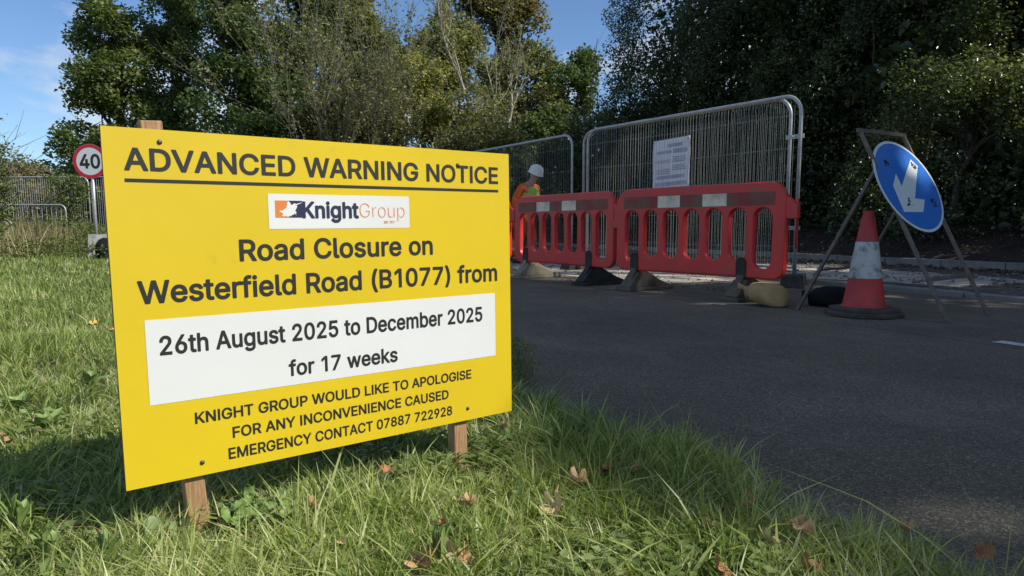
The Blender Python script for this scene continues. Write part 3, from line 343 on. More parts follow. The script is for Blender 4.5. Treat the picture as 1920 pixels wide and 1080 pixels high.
# ------------------------------------------------------------------ ground, road, verge
def asphalt():
    m = bpy.data.materials.new('asphalt'); m.use_nodes = True
    N, L = m.node_tree.nodes, m.node_tree.links; b = N['Principled BSDF']
    b.inputs['Roughness'].default_value = 0.82; b.inputs['Specular IOR Level'].default_value = 0.3
    t = N.new('ShaderNodeTexCoord')
    def noise(sc, det, rough=0.5, vec=None):
        n = N.new('ShaderNodeTexNoise'); n.inputs['Scale'].default_value = sc; n.inputs['Detail'].default_value = det
        n.inputs['Roughness'].default_value = rough; L.new(vec or t.outputs['Object'], n.inputs['Vector']); return n
    def ramp(src, stops):
        r = N.new('ShaderNodeValToRGB'); el = r.color_ramp.elements
        while len(el) < len(stops): el.new(0.5)
        for e, (p, c) in zip(el, stops): e.position = p; e.color = (*c, 1)
        L.new(src, r.inputs['Fac']); return r
    v = N.new('ShaderNodeTexVoronoi'); v.inputs['Scale'].default_value = 190; L.new(t.outputs['Object'], v.inputs['Vector'])
    sep = N.new('ShaderNodeSeparateColor'); L.new(v.outputs['Color'], sep.inputs['Color'])
    agg = ramp(sep.outputs['Red'], [(0, (0.086, 0.076, 0.054)), (0.55, (0.140, 0.124, 0.090)), (0.86, (0.190, 0.168, 0.122)), (1, (0.32, 0.29, 0.22))])
    big = ramp(noise(0.9, 8, 0.66).outputs['Fac'], [(0.3, (0.68, 0.69, 0.72)), (0.72, (1.22, 1.22, 1.18))])
    mx = N.new('ShaderNodeMixRGB'); mx.blend_type = 'MULTIPLY'; mx.inputs['Fac'].default_value = 1
    L.new(agg.outputs['Color'], mx.inputs['Color1']); L.new(big.outputs['Color'], mx.inputs['Color2'])
    # pale scuffs and dust
    mp2 = N.new('ShaderNodeMapping'); mp2.inputs['Rotation'].default_value = (0, 0, rad(-25)); mp2.inputs['Scale'].default_value = (1.6, 0.55, 1)
    L.new(t.outputs['Object'], mp2.inputs['Vector'])
    sc_ = ramp(noise(1.5, 9, 0.72, mp2.outputs['Vector']).outputs['Fac'], [(0.54, (0, 0, 0)), (0.74, (0.6, 0.6, 0.6))])
    mx2 = N.new('ShaderNodeMixRGB'); mx2.inputs['Color2'].default_value = (0.24, 0.225, 0.185, 1)
    L.new(sc_.outputs['Color'], mx2.inputs['Fac']); L.new(mx.outputs['Color'], mx2.inputs['Color1'])
    # longitudinal joint: dark sealed seam along the road
    xyz = N.new('ShaderNodeSeparateXYZ'); L.new(t.outputs['Object'], xyz.inputs['Vector'])
    wob = noise(2.0, 3)
    ma = N.new('ShaderNodeMath'); ma.operation = 'MULTIPLY_ADD'; ma.inputs[1].default_value = 0.10; L.new(wob.outputs['Fac'], ma.inputs[0]); L.new(xyz.outputs['X'], ma.inputs[2])
    sb = N.new('ShaderNodeMath'); sb.operation = 'SUBTRACT'; sb.inputs[1].default_value = 4.03; L.new(ma.outputs[0], sb.inputs[0])
    ab = N.new('ShaderNodeMath'); ab.operation = 'ABSOLUTE'; L.new(sb.outputs[0], ab.inputs[0])
    ln = ramp(ab.outputs[0], [(0.0, (0.8, 0.8, 0.8)), (0.014, (0, 0, 0))])
    mx3 = N.new('ShaderNodeMixRGB'); mx3.inputs['Color2'].default_value = (0.018, 0.018, 0.018, 1)
    L.new(ln.outputs['Color'], mx3.inputs['Fac']); L.new(mx2.outputs['Color'], mx3.inputs['Color1'])
    L.new(mx3.outputs['Color'], b.inputs['Base Color'])
    bp = N.new('ShaderNodeBump'); bp.inputs['Strength'].default_value = 0.7; bp.inputs['Distance'].default_value = 0.004
    L.new(v.outputs['Distance'], bp.inputs['Height']); L.new(bp.outputs['Normal'], b.inputs['Normal'])
    return m
M['asphalt'] = asphalt()
M['soil'] = mat('grassy_soil', (0.030, 0.040, 0.014), 0.95, noise=(6, 8, 0.35, 0.7), col2=(0.060, 0.050, 0.026), bump=(14, 0.6, 0.03))
M['bank'] = mat('bank_soil', (0.020, 0.014, 0.010), 0.95, noise=(3, 8, 0.35, 0.7), col2=(0.040, 0.026, 0.018), bump=(18, 0.8, 0.03))
M['verge_dirt'] = mat('footway_dirt', (0.055, 0.052, 0.042), 0.95, noise=(1.6, 9, 0.40, 0.62), col2=(0.13, 0.115, 0.09), bump=(30, 0.7, 0.015))
M['dust'] = mat('pale_road_dust', (0.52, 0.47, 0.38), 0.95, noise=(3.5, 9, 0.40, 0.66), col2=(0.30, 0.265, 0.21), bump=(35, 0.5, 0.01))
M['concrete'] = mat('kerb_concrete', (0.24, 0.235, 0.21), 0.9, noise=(6, 6, 0.35, 0.7), col2=(0.16, 0.155, 0.135), wear=((0.08, 0.085, 0.06), 3, 0.58, 0.8), bump=(90, 0.3, 0.003))
M['road_paint'] = mat('worn_road_paint', (0.60, 0.60, 0.58), 0.6, wear=((0.10, 0.10, 0.10), 22, 0.52, 0.70))
M['stone'] = mat('loose_stone', (0.22, 0.20, 0.165), 0.9, noise=(40, 4, 0.3, 0.7), col2=(0.11, 0.10, 0.085))

S = 400
poly_mesh('ground', [(-S, -S, -0.004), (S, -S, -0.004), (S, S, -0.004), (-S, S, -0.004)], [(0, 1, 2, 3)], M['soil'])
tag(bpy.data.objects['ground'], kind='structure')

ROAD_ROT = math.atan2(-0.431, 0.902)           # road's long axis against +Y
RZ = Matrix.Rotation(-math.atan2(UDIR[0], UDIR[1]), 4, 'Z')
def sheet(name, rows, z, m):
    """rows: list of (u, n_left, n_right) -> strip lying along the road, built in road coordinates"""
    V = []; Fc = []
    for i, (u, a, b) in enumerate(rows):
        V += [(a, u, 0), (b, u, 0)]
        if i: Fc.append((2 * i - 2, 2 * i - 1, 2 * i + 1, 2 * i))
    o = poly_mesh(name, V, Fc, m)
    o.rotation_euler = (0, 0, math.atan2(0.431, 0.902)); o.location = (0, 0, z)
    return tag(o, kind='structure')
rows = []
for i in range(260):
    u = -30 + i * 0.32
    rows.append((u, 1.19 + 0.05 * math.sin(u * 2.1) + 0.035 * math.sin(u * 5.7 + 1) + rng.normal(0, 0.015), 6.40))
sheet('road', rows, 0.0, M['asphalt'])
sheet('verge_footway', [(u, 6.42, 10.34) for u in np.arange(-30, 53, 1.0)], 0.028, M['verge_dirt'])
# dust sheet spread over the far lane around the works
rows = []
for i in range(60):
    u = 6.4 + i * 0.28
    w = min(1, i / 6) 
    rows.append((u, 5.2 - 0.72 * w * (1 if u > 7.0 else 0.6) + rng.normal(0, 0.06) - 0.35 * max(0, math.sin(u * 1.3)), 6.38 - rng.random() * 0.05))
sheet('pale_dust_layer', rows, 0.004, M['dust'])
rows = []
for i in range(30):
    u = 4.5 + i * 0.22
    rows.append((u, 6.9 + rng.normal(0, .05) + .25 * math.sin(u * 1.7), 8.7 + rng.normal(0, .08) + .3 * math.sin(u * 1.1 + 1)))
sheet('pale_gravel_patch', rows, 0.032, M['dust'])

# centre line dashes (worn paint)
for k, (u0, u1) in enumerate(((-8.5, -4.6), (-0.9, 2.36))):
    o = sheet('road_marking', [(u0 + (u1 - u0) * i / 8, 4.07 + rng.normal(0, .002), 4.17 + rng.normal(0, .002)) for i in range(9)], 0.004, M['road_paint'])

# kerbs, each stone its own piece
def kerb(n, h, w, u0, u1, L0, jit):
    root = empty('kerb'); tag(root, kind='structure')
    mb = MB().box((0, 0, h / 2 - 0.05), (w, L0 - 0.012, h + 0.10))
    base = mb.build('kerb_stone', M['concrete'], root); bevel_mod(base, 0.012, 2)
    k = 0; u = u0
    while u < u1:
        o = base if k == 0 else base.copy()
        if k: COL.objects.link(o); o.parent = root
        x, y, _ = road(u, n + random.gauss(0, jit))
        o.location = (x, y, random.gauss(0, jit * 0.5))
        o.rotation_euler = (0, 0, math.atan2(0.431, 0.902) + random.gauss(0, 0.008))
        u += L0; k += 1
kerb(6.46, 0.05, 0.13, -2, 30, 0.92, 0.006)
kerb(10.42, 0.14, 0.14, -1, 32, 0.92, 0.008)

# soil bank under the hedge
V = []; Fc = []; nn = np.linspace(10.50, 22, 20); uu = np.arange(-30, 40, 0.8)
for u in uu:
    for n_ in nn:
        h = 0.09 + 0.95 * (1 - math.exp(-(n_ - 10.5) / 2.2)) + 0.05 * math.sin(u * 1.9 + n_) + rng.normal(0, .02)
        V.append((n_, u, max(h, 0.05) if n_ > 10.6 else 0.08))
c_ = len(nn)
for i in range(len(uu) - 1):
    for j in range(c_ - 1): Fc.append((i * c_ + j, i * c_ + j + 1, (i + 1) * c_ + j + 1, (i + 1) * c_ + j))
o = poly_mesh('soil_bank', V, Fc, M['bank'], smooth=True); o.rotation_euler = (0, 0, math.atan2(0.431, 0.902)); tag(o, kind='structure')

# loose stones: rubble on the footway and crumbs on the road
def stones(name, P, s, m):
    base = np.array([[1, 0, 0], [-1, 0, 0], [0, 1, 0], [0, -1, 0], [0, 0, .7], [0, 0, -.7]], float)
    T = np.array([[0, 2, 4], [2, 1, 4], [1, 3, 4], [3, 0, 4], [2, 0, 5], [1, 2, 5], [3, 1, 5], [0, 3, 5]])
    n = len(P); V = base[None] * s[:, None, None] * rng.uniform(.55, 1.2, (n, 6, 3)) + rng.normal(0, .12, (n, 6, 3)) * s[:, None, None]
    a = rng.uniform(0, 6.28, n); c, sn = np.cos(a), np.sin(a)
    X = V[..., 0] * c[:, None] - V[..., 1] * sn[:, None]; Y = V[..., 0] * sn[:, None] + V[..., 1] * c[:, None]
    V = np.stack([X, Y, V[..., 2]], -1) + P[:, None]
    TT = T[None] + 6 * np.arange(n)[:, None, None]
    return tag(tri_arrays(name, V.reshape(-1, 3), TT.reshape(-1, 3), m), kind='stuff')
n = 5200; u = rng.uniform(1, 20, n); w = rng.uniform(6.6, 10.3, n); keep = rng.random(n) < 0.25 + 0.75 * (np.sin(u * 1.3 + w * 2) * np.sin(w * 3.1 - u * .7) > 0)
u, w = u[keep], w[keep]; s = rng.lognormal(math.log(.014), .55, len(u)).clip(.005, .06)
P = np.stack([u * UDIR[0] + w * NDIR[0], u * UDIR[1] + w * NDIR[1], .03 + s * .3], 1)
tag(stones('rubble', P, s, M['stone']), label='loose grey rubble strewn over the dirt strip beyond the road')
n = 1500; u = rng.uniform(5, 15, n); w = rng.normal(5.2, .55, n).clip(4.2, 6.35); s = rng.lognormal(math.log(.009), .5, n).clip(.004, .04)
P = np.stack([u * UDIR[0] + w * NDIR[0], u * UDIR[1] + w * NDIR[1], .006 + s * .3], 1)
tag(stones('road_debris', P, s, M['stone']), label='small stones and crumbs scattered on the road behind the red barriers')

# ------------------------------------------------------------------ yellow notice board
BH = 0.70
def cam2world(v):
    x, y, z = v; cp, sp = math.cos(PITCH), math.sin(PITCH)
    return Vector((x, z * cp - y * sp, -y * cp - z * sp))
ba = cam2world((0.78921817, -0.07481481, 0.60953870)).normalized()
bb = cam2world((-0.01537905, -0.99389795, -0.10876160))
bb = (bb - ba * bb.dot(ba)).normalized()
bc = ba.cross(bb)                       # towards the reader
borg = cam2world((-1.07667796 * BH, 0.51674586 * BH, 1.98358928 * BH)) + Vector((0, 0, CAM_H))
BM = Matrix(((ba.x, bb.x, bc.x, borg.x), (ba.y, bb.y, bc.y, borg.y), (ba.z, bb.z, bc.z, borg.z), (0, 0, 0, 1)))
board = empty('notice_board', label='big yellow road closure notice board on two wooden stakes in the grass', cat='notice board')
board.matrix_world = BM
BW = 1.363 * BH
def box_part(name, x0, x1, y0, y1, z0, z1, m, parent, bev=0):
    o = MB().box(((x0 + x1) / 2, (y0 + y1) / 2, (z0 + z1) / 2), (x1 - x0, y1 - y0, z1 - z0)).build(name, m, parent)
    if bev: bevel_mod(o, bev)
    return o
pan = MB().box((BW / 2, BH / 2, -0.006), (BW, BH, 0.012)).build('panel', [M['ply_edge'], M['yellow']], board)
pan.data.polygons[1].material_index = 1
box_part('underline', .049 * BH, 1.311 * BH, .854 * BH, .864 * BH, 0.0, 0.0005, M['print'], board)
box_part('logo_patch', .435 * BH, .924 * BH, .724 * BH, .831 * BH, 0.0, 0.0007, M['white_vinyl'], board)
box_part('date_patch', .074 * BH, 1.287 * BH, .2315 * BH, .4735 * BH, 0.0, 0.0007, M['white_vinyl'], board)

def inside(pt, poly):
    x, y = pt; c = False
    for (ax, ay), (bx, by) in zip(poly, poly[1:] + poly[:1]):
        if (ay > y) != (by > y) and x < ax + (y - ay) * (bx - ax) / (by - ay): c = not c
    return c
def text_mesh(name, text, style, x0, x1, base, cap, z, m, parent, th=0.0, space=205, track=0):
    """lettering fitted between x0 and x1, capitals cap high, standing on base"""
    G = GLYPHS[style]; pen = 0; placed = []
    for ch in text:
        if ch == ' ': pen += space; continue
        adv, loops = G[ch]; placed.append((pen, loops)); pen += adv + track
    lo = min(p + min(l[0::2]) for p, ls in placed for l in ls); hi = max(p + max(l[0::2]) for p, ls in placed for l in ls)
    sx = (x1 - x0) / (hi - lo); sy = cap / 549.0
    V = []; Fc = []
    for p, ls in placed:
        loops = [[((p + l[i] - lo) * sx + x0, (l[i + 1] + 20) * sy + base) for i in range(0, len(l), 2)] for l in ls]
        groups = []
        for l in loops:                       # outlines come largest first; counters follow the outline they sit in
            for g in groups:
                if inside(l[0], g[0]): g.append(l); break
            else: groups.append([l])
        for g in groups:
            tr = tessellate_polygon([[Vector((x, y, 0)) for x, y in l] for l in g])
            flat = [q for l in g for q in l]; b = len(V); V += [(x, y, z) for x, y in flat]
            for t in tr:
                q = [Vector((*flat[i], 0)) for i in t]
                t = t if (q[1] - q[0]).cross(q[2] - q[0]).z > 0 else (t[0], t[2], t[1])
                Fc.append(tuple(i + b for i in t))
    return poly_mesh(name, V, Fc, m, parent)
zt = 0.0006
for txt, x0, x1, b0, cp_, z in (
        ('ADVANCED WARNING NOTICE', .050, 1.311, .885, .0625, zt),
        ('Road Closure on', .342, 1.016, .628, .066, zt),
        ('Westerfield Road (B1077) from', .062, 1.300, .519, .0655, zt),
        ('26th August 2025 to December 2025', .108, 1.227, .3705, .0555, .0013),
        ('for 17 weeks', .475, .862, .2605, .0515, .0013),
        ('KNIGHT GROUP WOULD LIKE TO APOLOGISE', .190, 1.172, .1575, .0345, zt),
        ('FOR ANY INCONVENIENCE CAUSED', .294, 1.069, .0955, .0345, zt),
        ('EMERGENCY CONTACT 07887 722928', .279, 1.083, .032, .035, zt)):
    text_mesh('lettering', txt, 'm', x0 * BH, x1 * BH, b0 * BH, cp_ * BH, z, M['print'], board)
text_mesh('logo_lettering', 'Knight', 'h', .541 * BH, .7335 * BH, .757 * BH, .052 * BH, .0015, M['navy_print'], board)['label'] = 'heavy navy lettering on the white patch'
text_mesh('logo_lettering', 'Group', 'l', .737 * BH, .905 * BH, .757 * BH, .052 * BH, .0013, M['orange_print'], board, track=-12)['label'] = 'thin orange lettering on the white patch'
text_mesh('logo_lettering', 'EST. 1977', 'm', .826 * BH, .866 * BH, .7395 * BH, .0085 * BH, .0013, M['orange_print'], board)['label'] = 'tiny line of lettering under the orange word'
sx0, sx1, sy0, sy1 = .456 * BH, .541 * BH, .759 * BH, .811 * BH
def flat_poly(name, pts, z, m, parent):
    tr = tessellate_polygon([[Vector((x, y, 0)) for x, y in pts]]); Fc = []
    for t in tr:
        q = [Vector((*pts[i], 0)) for i in t]
        Fc.append(tuple(t) if (q[1] - q[0]).cross(q[2] - q[0]).z > 0 else (t[0], t[2], t[1]))
    return poly_mesh(name, [(x, y, z) for x, y in pts], Fc, m, parent)
xm = sx0 + (sx1 - sx0) * 0.5
flat_poly('emblem', [(sx0, sy0), (xm, sy0), (xm, sy1), (sx0, sy1)], .0013, M['orange_print'], board)['label'] = 'orange half of the rider emblem'
flat_poly('emblem', [(xm, sy0), (sx1, sy0), (sx1, sy1), (xm, sy1)], .0013, M['navy_print'], board)['label'] = 'navy half of the rider emblem'
rider = [(365, 166), (352, 188), (346, 206), (352, 222), (338, 232), (344, 250), (322, 262), (305, 275), (292, 286), (262, 284), (257, 298), (280, 302), (270, 312), (292, 316), (302, 326), (284, 344), (300, 358),
         (330, 352), (352, 360), (380, 352), (402, 352), (398, 340), (425, 334), (436, 318), (458, 346), (448, 320), (462, 304), (444, 292), (452, 270), (462, 254), (470, 232), (462, 216), (524, 190), (522, 184), (456, 203), (440, 194), (424, 200), (412, 216), (398, 214), (392, 196), (382, 180)]
flat_poly('emblem', [(sx0 + (x - 210) / 320 * (sx1 - sx0), sy0 + (370 - y) / 208 * (sy1 - sy0)) for x, y in rider], .0017, M['white_vinyl'], board)['label'] = 'white silhouette of a rider on a horse'
for x, y in ((.142, .966), (1.129, .949), (.203, .039), (1.153, .045)):
    mb = MB().lathe([(.0001, .0026), (.0022, .0026), (.0044, .0016), (.0050, .0), (.0050, -.001)], 12, (x * BH, y * BH, .0004), cap=False)
    mb.build('screw', M['screw'], board, True)
def stake(x0, y0, x1, y1, w, t, zb):
    d = Vector((x1 - x0, y1 - y0, 0)); Ln = d.length; a = math.atan2(d.x, d.y)
    R = Matrix.Rotation(-a, 4, 'Z')
    o = MB().box((0, 0, 0), (w, t, Ln)).build('stake', M['timber'], board)
    o.matrix_local = Matrix.Translation(((x0 + x1) / 2, (y0 + y1) / 2, zb)) @ R @ Matrix.Rotation(rad(-90), 4, 'X')
    bevel_mod(o, .0018, 1)
    return o
stake(.198 * BH, -.30 * BH, .128 * BH, 1.026 * BH, .040, .034, -.012 - .018)
stake(1.134 * BH, -.30 * BH, 1.126 * BH, .985 * BH, .040, .034, -.012 - .018)

# ------------------------------------------------------------------ temporary fence panels
def fence_panel(name, p0, p1, H=2.0, label=None, group=None, nw=70, wires=True, dark=False, z0=0.05, lod=False):
    """mesh panel between two ground points; thing > frame, crossbar wires, wire, ..."""
    p0 = Vector((*p0, 0)); p1 = Vector((*p1, 0)); d = p1 - p0; L = d.length
    wr = .0034 if dark else .0017  # dark marks the far panels: thicker wire, sunshine put into its colour
    root = empty(name, p0, label, 'fence panel', group, math.atan2(d.y, d.x))
    r = .19; pts = []
    pts.append((0, 0, z0)); pts.append((0, 0, H - r))
    for k in range(1, 8): a = math.pi - k * math.pi / 2 / 8; pts.append((r + r * math.cos(a), 0, H - r + r * math.sin(a)))
    pts.append((r, 0, H)); pts.append((L - r, 0, H))
    for k in range(1, 8): a = math.pi / 2 - k * math.pi / 2 / 8; pts.append((L - r + r * math.cos(a), 0, H - r + r * math.sin(a)))
    pts.append((L, 0, H - r)); pts.append((L, 0, z0))
    mb = MB().tube(pts, .020, 10); mb.build('frame', M['galv'], root, True)
    MB().tube([(0.02, 0, .20), (L - .02, 0, .20)], .014, 8).build('bottom_rail', M['galv'], root, True)
    zb, zt_ = .21, H - .02
    variants = []
    for k in range(4):
        ph = random.random() * 6; am = .002 + .003 * random.random()
        variants.append([(am * math.sin(ph + t * 5.2), am * .8 * math.cos(ph * 2 + t * 4), zb + (zt_ - zb) * t) for t in np.linspace(0, 1, 7)])
    meshes = []
    for v in variants:
        o = MB().tube(v, wr, 4, caps=False).build('wire', M['wire_sunlit' if dark else 'wire'], root); meshes.append(o)
    step = (L - .06) / (nw + 1)
    for i in range(nw):
        x = .03 + step * (i + 1)
        if i < 4: o = meshes[i]
        else:
            o = meshes[random.randrange(4)].copy(); COL.objects.link(o); o.parent = root
        zc = H if (r < x < L - r) else H - r + math.sqrt(max(0, r * r - (r - min(x, L - x)) ** 2))
        o.location = (x + random.gauss(0, .002), random.gauss(0, .002), 0)
        o.scale = (random.choice((-1, 1)), 1, 1)
    for z in (.42, .78, 1.12, 1.46, 1.80):
        pts = [(.015 + (L - .03) * t, .004 * math.sin(t * 9 + z * 5) + .004, z + .006 * math.sin(t * 7 + z)) for t in np.linspace(0, 1, 14)]
        MB().tube(pts, .0013, 4, caps=False).build('horizontal_wire', M['wire'], root)
    return root
PA0, PA1 = (1.09, 10.40), (3.01, 7.57)
dAB = Vector((PA1[0] - PA0[0], PA1[1] - PA0[1], 0)).normalized(); pAB = Vector((-dAB.y, dAB.x, 0))
fA = fence_panel('mesh_fence', PA0, PA1, label='nearest tall wire mesh fence panel carrying the white notice', group='temporary fence panels across the road')
o_ = -dAB * .17 + pAB * .07
fB = fence_panel('mesh_fence', (PA0[0] + o_.x, PA0[1] + o_.y), (PA1[0] + o_.x, PA1[1] + o_.y), label='second mesh fence panel overlapping just behind the one with the white notice', group='temporary fence panels across the road')
fC = fence_panel('mesh_fence', (-.93, 13.75), (.90, 10.80), label='farther mesh fence panel in front of the worker in the white helmet', group='temporary fence panels across the road')
# couplers
for z in (1.58, .62):
    mb = MB().box((3.42 - .085, .035, z), (.21, .012, .045)); mb.tube([(3.42 - .085, -.03, z), (3.42 - .085, .10, z)], .007, 6)
    mb.build('coupler', M['galv'], fA)
# rubber feet
def foot_block(x, y, rz, label, sc=1.0):
    b = bmesh.new(); bmesh.ops.create_cube(b, size=1)
    me = bpy.data.meshes.new('rubber_block'); b.to_mesh(me); b.free()
    for v in me.vertices:
        v.co.x *= .62; v.co.y *= .22; v.co.z = (v.co.z + .5) * .125
        if v.co.z > .1: v.co.x *= .86; v.co.y *= .85
    o = link('rubber_block', me, M['black_rubber']); bevel_mod(o, .012)
    o.location = (x, y, .002); o.rotation_euler = (0, 0, rz)
    return tag(o, label, 'fence foot', 'dark block feet under the mesh fence')
ang = math.atan2(dAB.y, dAB.x) + math.pi / 2
foot_block(3.02, 7.60, ang + .5, 'dark block foot at the right end of the mesh fence, beside the tan sandbag')
foot_block(1.02, 10.62, ang, 'dark block foot where the near and farther mesh fence panels meet')
# notice sheet tied to panel A (panel-local frame)
M['sheet'] = mat('plastic_sheet', (0.86, 0.83, 0.83), 0.45, noise=(4, 5, 0.35, 0.7), col2=(0.74, 0.72, 0.73))
M['sheet_ink'] = mat('faded_blue_ink', (0.36, 0.36, 0.50), 0.55, noise=(9, 3, 0.3, 0.7), col2=(0.52, 0.52, 0.60))
L_ = (Vector(PA1) - Vector(PA0)).length
sh = empty('notice_sheet', (PA0[0], PA0[1], 0), 'white notice sheet with faded blue print tied to the mesh fence', 'notice', rz=math.atan2(dAB.y, dAB.x))
x0, x1 = .374 * L_, .556 * L_
nx, nz_ = 12, 12; V = []; Fc = []
def shy(s, t): return .022 + .010 * math.sin(s * 6) * (1 - t) + .006 * math.sin(t * 7 + s * 3)
for j in range(nz_ + 1):
    for i in range(nx + 1):
        s, t = i / nx, j / nz_; V.append((x0 + (x1 - x0) * s, shy(s, t), 1.105 + .62 * t + .015 * s))
for j in range(nz_):
    for i in range(nx): a = j * (nx + 1) + i; Fc.append((a, a + 1, a + nx + 2, a + nx + 1))
shm = poly_mesh('sheet', V, Fc, M['sheet'], sh, True); sm = shm.modifiers.new('thickness', 'SOLIDIFY'); sm.thickness = .003; sm.offset = 1
def band(s0, s1, t0, t1):
    V = []; Fc = []; k = 8
    for i in range(k + 1):
        s = s0 + (s1 - s0) * i / k
        for t in (t0, t1): V.append((x0 + (x1 - x0) * s, shy(s, t) - .0045, 1.105 + .62 * t + .015 * s))
    for i in range(k): a = 2 * i; Fc.append((a, a + 2, a + 3, a + 1))
    return V, Fc
mb = MB()
for s0, s1, t0, t1 in ((.40, .80, .83, .90), (.12, .52, .71, .77), (.56, .93, .70, .79), (.10, .50, .57, .585), (.10, .50, .53, .545), (.56, .93, .52, .65), (.1, .52, .30, .42), (.56, .93, .36, .48), (.1, .9, .2, .27), (.06, .94, .06, .14)):
    if t1 - t0 > .1:
        k = int((t1 - t0) / .035)
        for q in range(k): mb.add(*band(s0, s1 - random.random() * .1, t0 + (t1 - t0) * q / k, t0 + (t1 - t0) * (q + .6) / k))
    else: mb.add(*band(s0, s1, t0, t1))
mb.build('faded_print', M['sheet_ink'], sh)
for s in (.03, .97):
    MB().tube([(x0 + (x1 - x0) * s, .03, 1.70), (x0 + (x1 - x0) * s, -.006, 1.705), (x0 + (x1 - x0) * s + .01, -.006, 1.72)], .003, 5).build('cable_tie', M['black_rubber'], sh)

# ------------------------------------------------------------------ red plastic barriers
def rr(x0, x1, y0, y1, r, k=6):
    P = []
    for cx, cy, a0 in ((x1 - r, y0 + r, -90), (x1 - r, y1 - r, 0), (x0 + r, y1 - r, 90), (x0 + r, y0 + r, 180)):
        for i in range(k + 1): a = rad(a0 + 90 * i / k); P.append((cx + r * math.cos(a), cy + r * math.sin(a)))
    return P
def curve_solid(name, loops, half, bev, m, parent):
    cu = bpy.data.curves.new(name, 'CURVE'); cu.dimensions = '2D'; cu.fill_mode = 'BOTH'
    cu.extrude = half - bev; cu.bevel_depth = bev; cu.bevel_resolution = 2; cu.offset = -bev
    for l in loops:
        s = cu.splines.new('POLY'); s.points.add(len(l) - 1); s.use_cyclic_u = True
        for p, (x, y) in zip(s.points, l): p.co = (x, y, 0, 1)
    t = bpy.data.objects.new(name, cu); COL.objects.link(t)
    me = bpy.data.meshes.new_from_object(t.evaluated_get(bpy.context.evaluated_depsgraph_get()))
    bpy.data.objects.remove(t); bpy.data.curves.remove(cu)
    me.transform(Matrix.Rotation(math.pi / 2, 4, 'X')); me.materials.clear()
    return link(name, me, m, parent, False)
def barrier(p0, p1, label, zlift=0.0, feet=('brown', 'brown'), nsq=((.289, .43), (.566, .702))):
    p0 = Vector((*p0, 0)); p1 = Vector((*p1, 0)); d = p1 - p0; L = d.length
    root = empty('plastic_barrier', p0, label, 'barrier', 'red plastic road barriers', math.atan2(d.y, d.x))
    out = []
    ch = .15
    for cx, cz, r, a0 in ((L - .10, .30, .10, -90), (L - ch, 1.0 - ch, ch, 0), (ch, 1.0 - ch, ch, 90), (.10, .30, .10, 180)):
        for i in range(7): a = rad(a0 + 90 * i / 6); out.append((cx + r * math.cos(a), cz + r * math.sin(a)))
    loops = [out]; n = 7; mgn = .085; pitch = (L - 2 * mgn) / n
    for i in range(n):
        c = mgn + pitch * (i + .5); lo = .285 if i in (0, n - 1) else .345
        loops.append(rr(c - .088, c + .088, lo - .006, .79, .084))
    body = curve_solid('body', loops, .030, .012, M['red_plastic'], root)
    # recessed-looking worn band with reflective patches, 2 mm proud of the wall on both faces
    for sgn in (-1, 1):
        box_part('band', .10, L - .10, -.0006, .0006, .812, .925, M['band_worn'], root).location = (0, sgn * .0315, 0)
        for a, b in nsq:
            box_part('reflective_patch', a * L, b * L, -.0006, .0006, .814, .923, M['reflective'], root).location = (0, sgn * .0338, 0)
    # thick rolled top rail and bottom bead
    pts = [(.03, 0, .80), (.03, 0, 1.0 - ch)] + [(ch + .01 + (ch - .02) * math.cos(rad(180 - 90 * i / 6)), 0, .98 - ch + (ch - .0) * math.sin(rad(90 * i / 6))) for i in range(1, 7)]
    pts += [(L - p[0], 0, p[2]) for p in reversed(pts)]
    MB().tube(pts, .030, 8).build('top_rail', M['red_plastic'], root, True)
    MB().box((L / 2, 0, .262), (L * .56, .078, .085)).build('bottom_panel', M['red_plastic'], root); bevel_mod(root.children[-1], .012)
    # hook and loop at the ends
    V, Fc = prism([[(L - .02, .70), (L + .10, .70), (L + .10, .80), (L + .02, .875), (L - .02, .875)]], -.022, .022, Matrix.Rotation(math.pi / 2, 4, 'X'))
    bevel_mod(MB().add(V, Fc).build('hook', M['red_plastic'], root), .006)
    MB().tube([(L + .085, 0, .86), (L + .085, 0, .80), (L + .085, 0, .46)], [.012, .012, .009], 8).build('hook_pin', M['red_plastic'], root, True)
    V, Fc = prism([[(.02, .62), (-.06, .62), (-.06, .70), (.02, .73)]], -.022, .022, Matrix.Rotation(math.pi / 2, 4, 'X'))
    bevel_mod(MB().add(V, Fc).build('loop', M['red_plastic'], root), .006)
    for k, fx in enumerate((.135, .79)):
        m = {'brown': M['foot_brown'], 'black': M['black_rubber'], 'beige': M['foot_beige']}[feet[k]]
        f = MB().box((fx * L, .13, .018), (.20, .64, .036))
        V, Fc = prism([[(-.15, .036), (.42, .036), (.40, .055), (.035, .235), (-.035, .235)]], -.035, .035, Matrix(((0, 0, 1, fx * L), (1, 0, 0, 0), (0, 1, 0, 0), (0, 0, 0, 1))))
        f.add(V, Fc)
        V, Fc = prism([[(-.16, .036), (-.16, .05), (-.035, .18), (.035, .18), (.42, .05), (.42, .036)]], -.07, .07, Matrix(((0, 0, 1, fx * L), (1, 0, 0, 0), (0, 1, 0, 0), (0, 0, 0, 1))))
        f.add(V, Fc)
        fo = f.build('foot', m, root); bevel_mod(fo, .008)
        fo['label'] = {'brown': 'dusty brown wedge foot', 'black': 'black wedge foot', 'beige': 'beige wedge foot'}[feet[k]]
        V, Fc = prism([rr(-.048, .048, .18, .375, .045)], -.041, .041, Matrix(((1, 0, 0, fx * L), (0, 0, 1, 0), (0, 1, 0, 0), (0, 0, 0, 1))))
        MB().add(V, Fc).build('foot_tab', M['black_rubber'], root)
    return root
barrier((1.095, 7.34), (2.232, 5.80), 'nearest red plastic barrier, with the tan sandbag against its foot', feet=('brown', 'brown'))
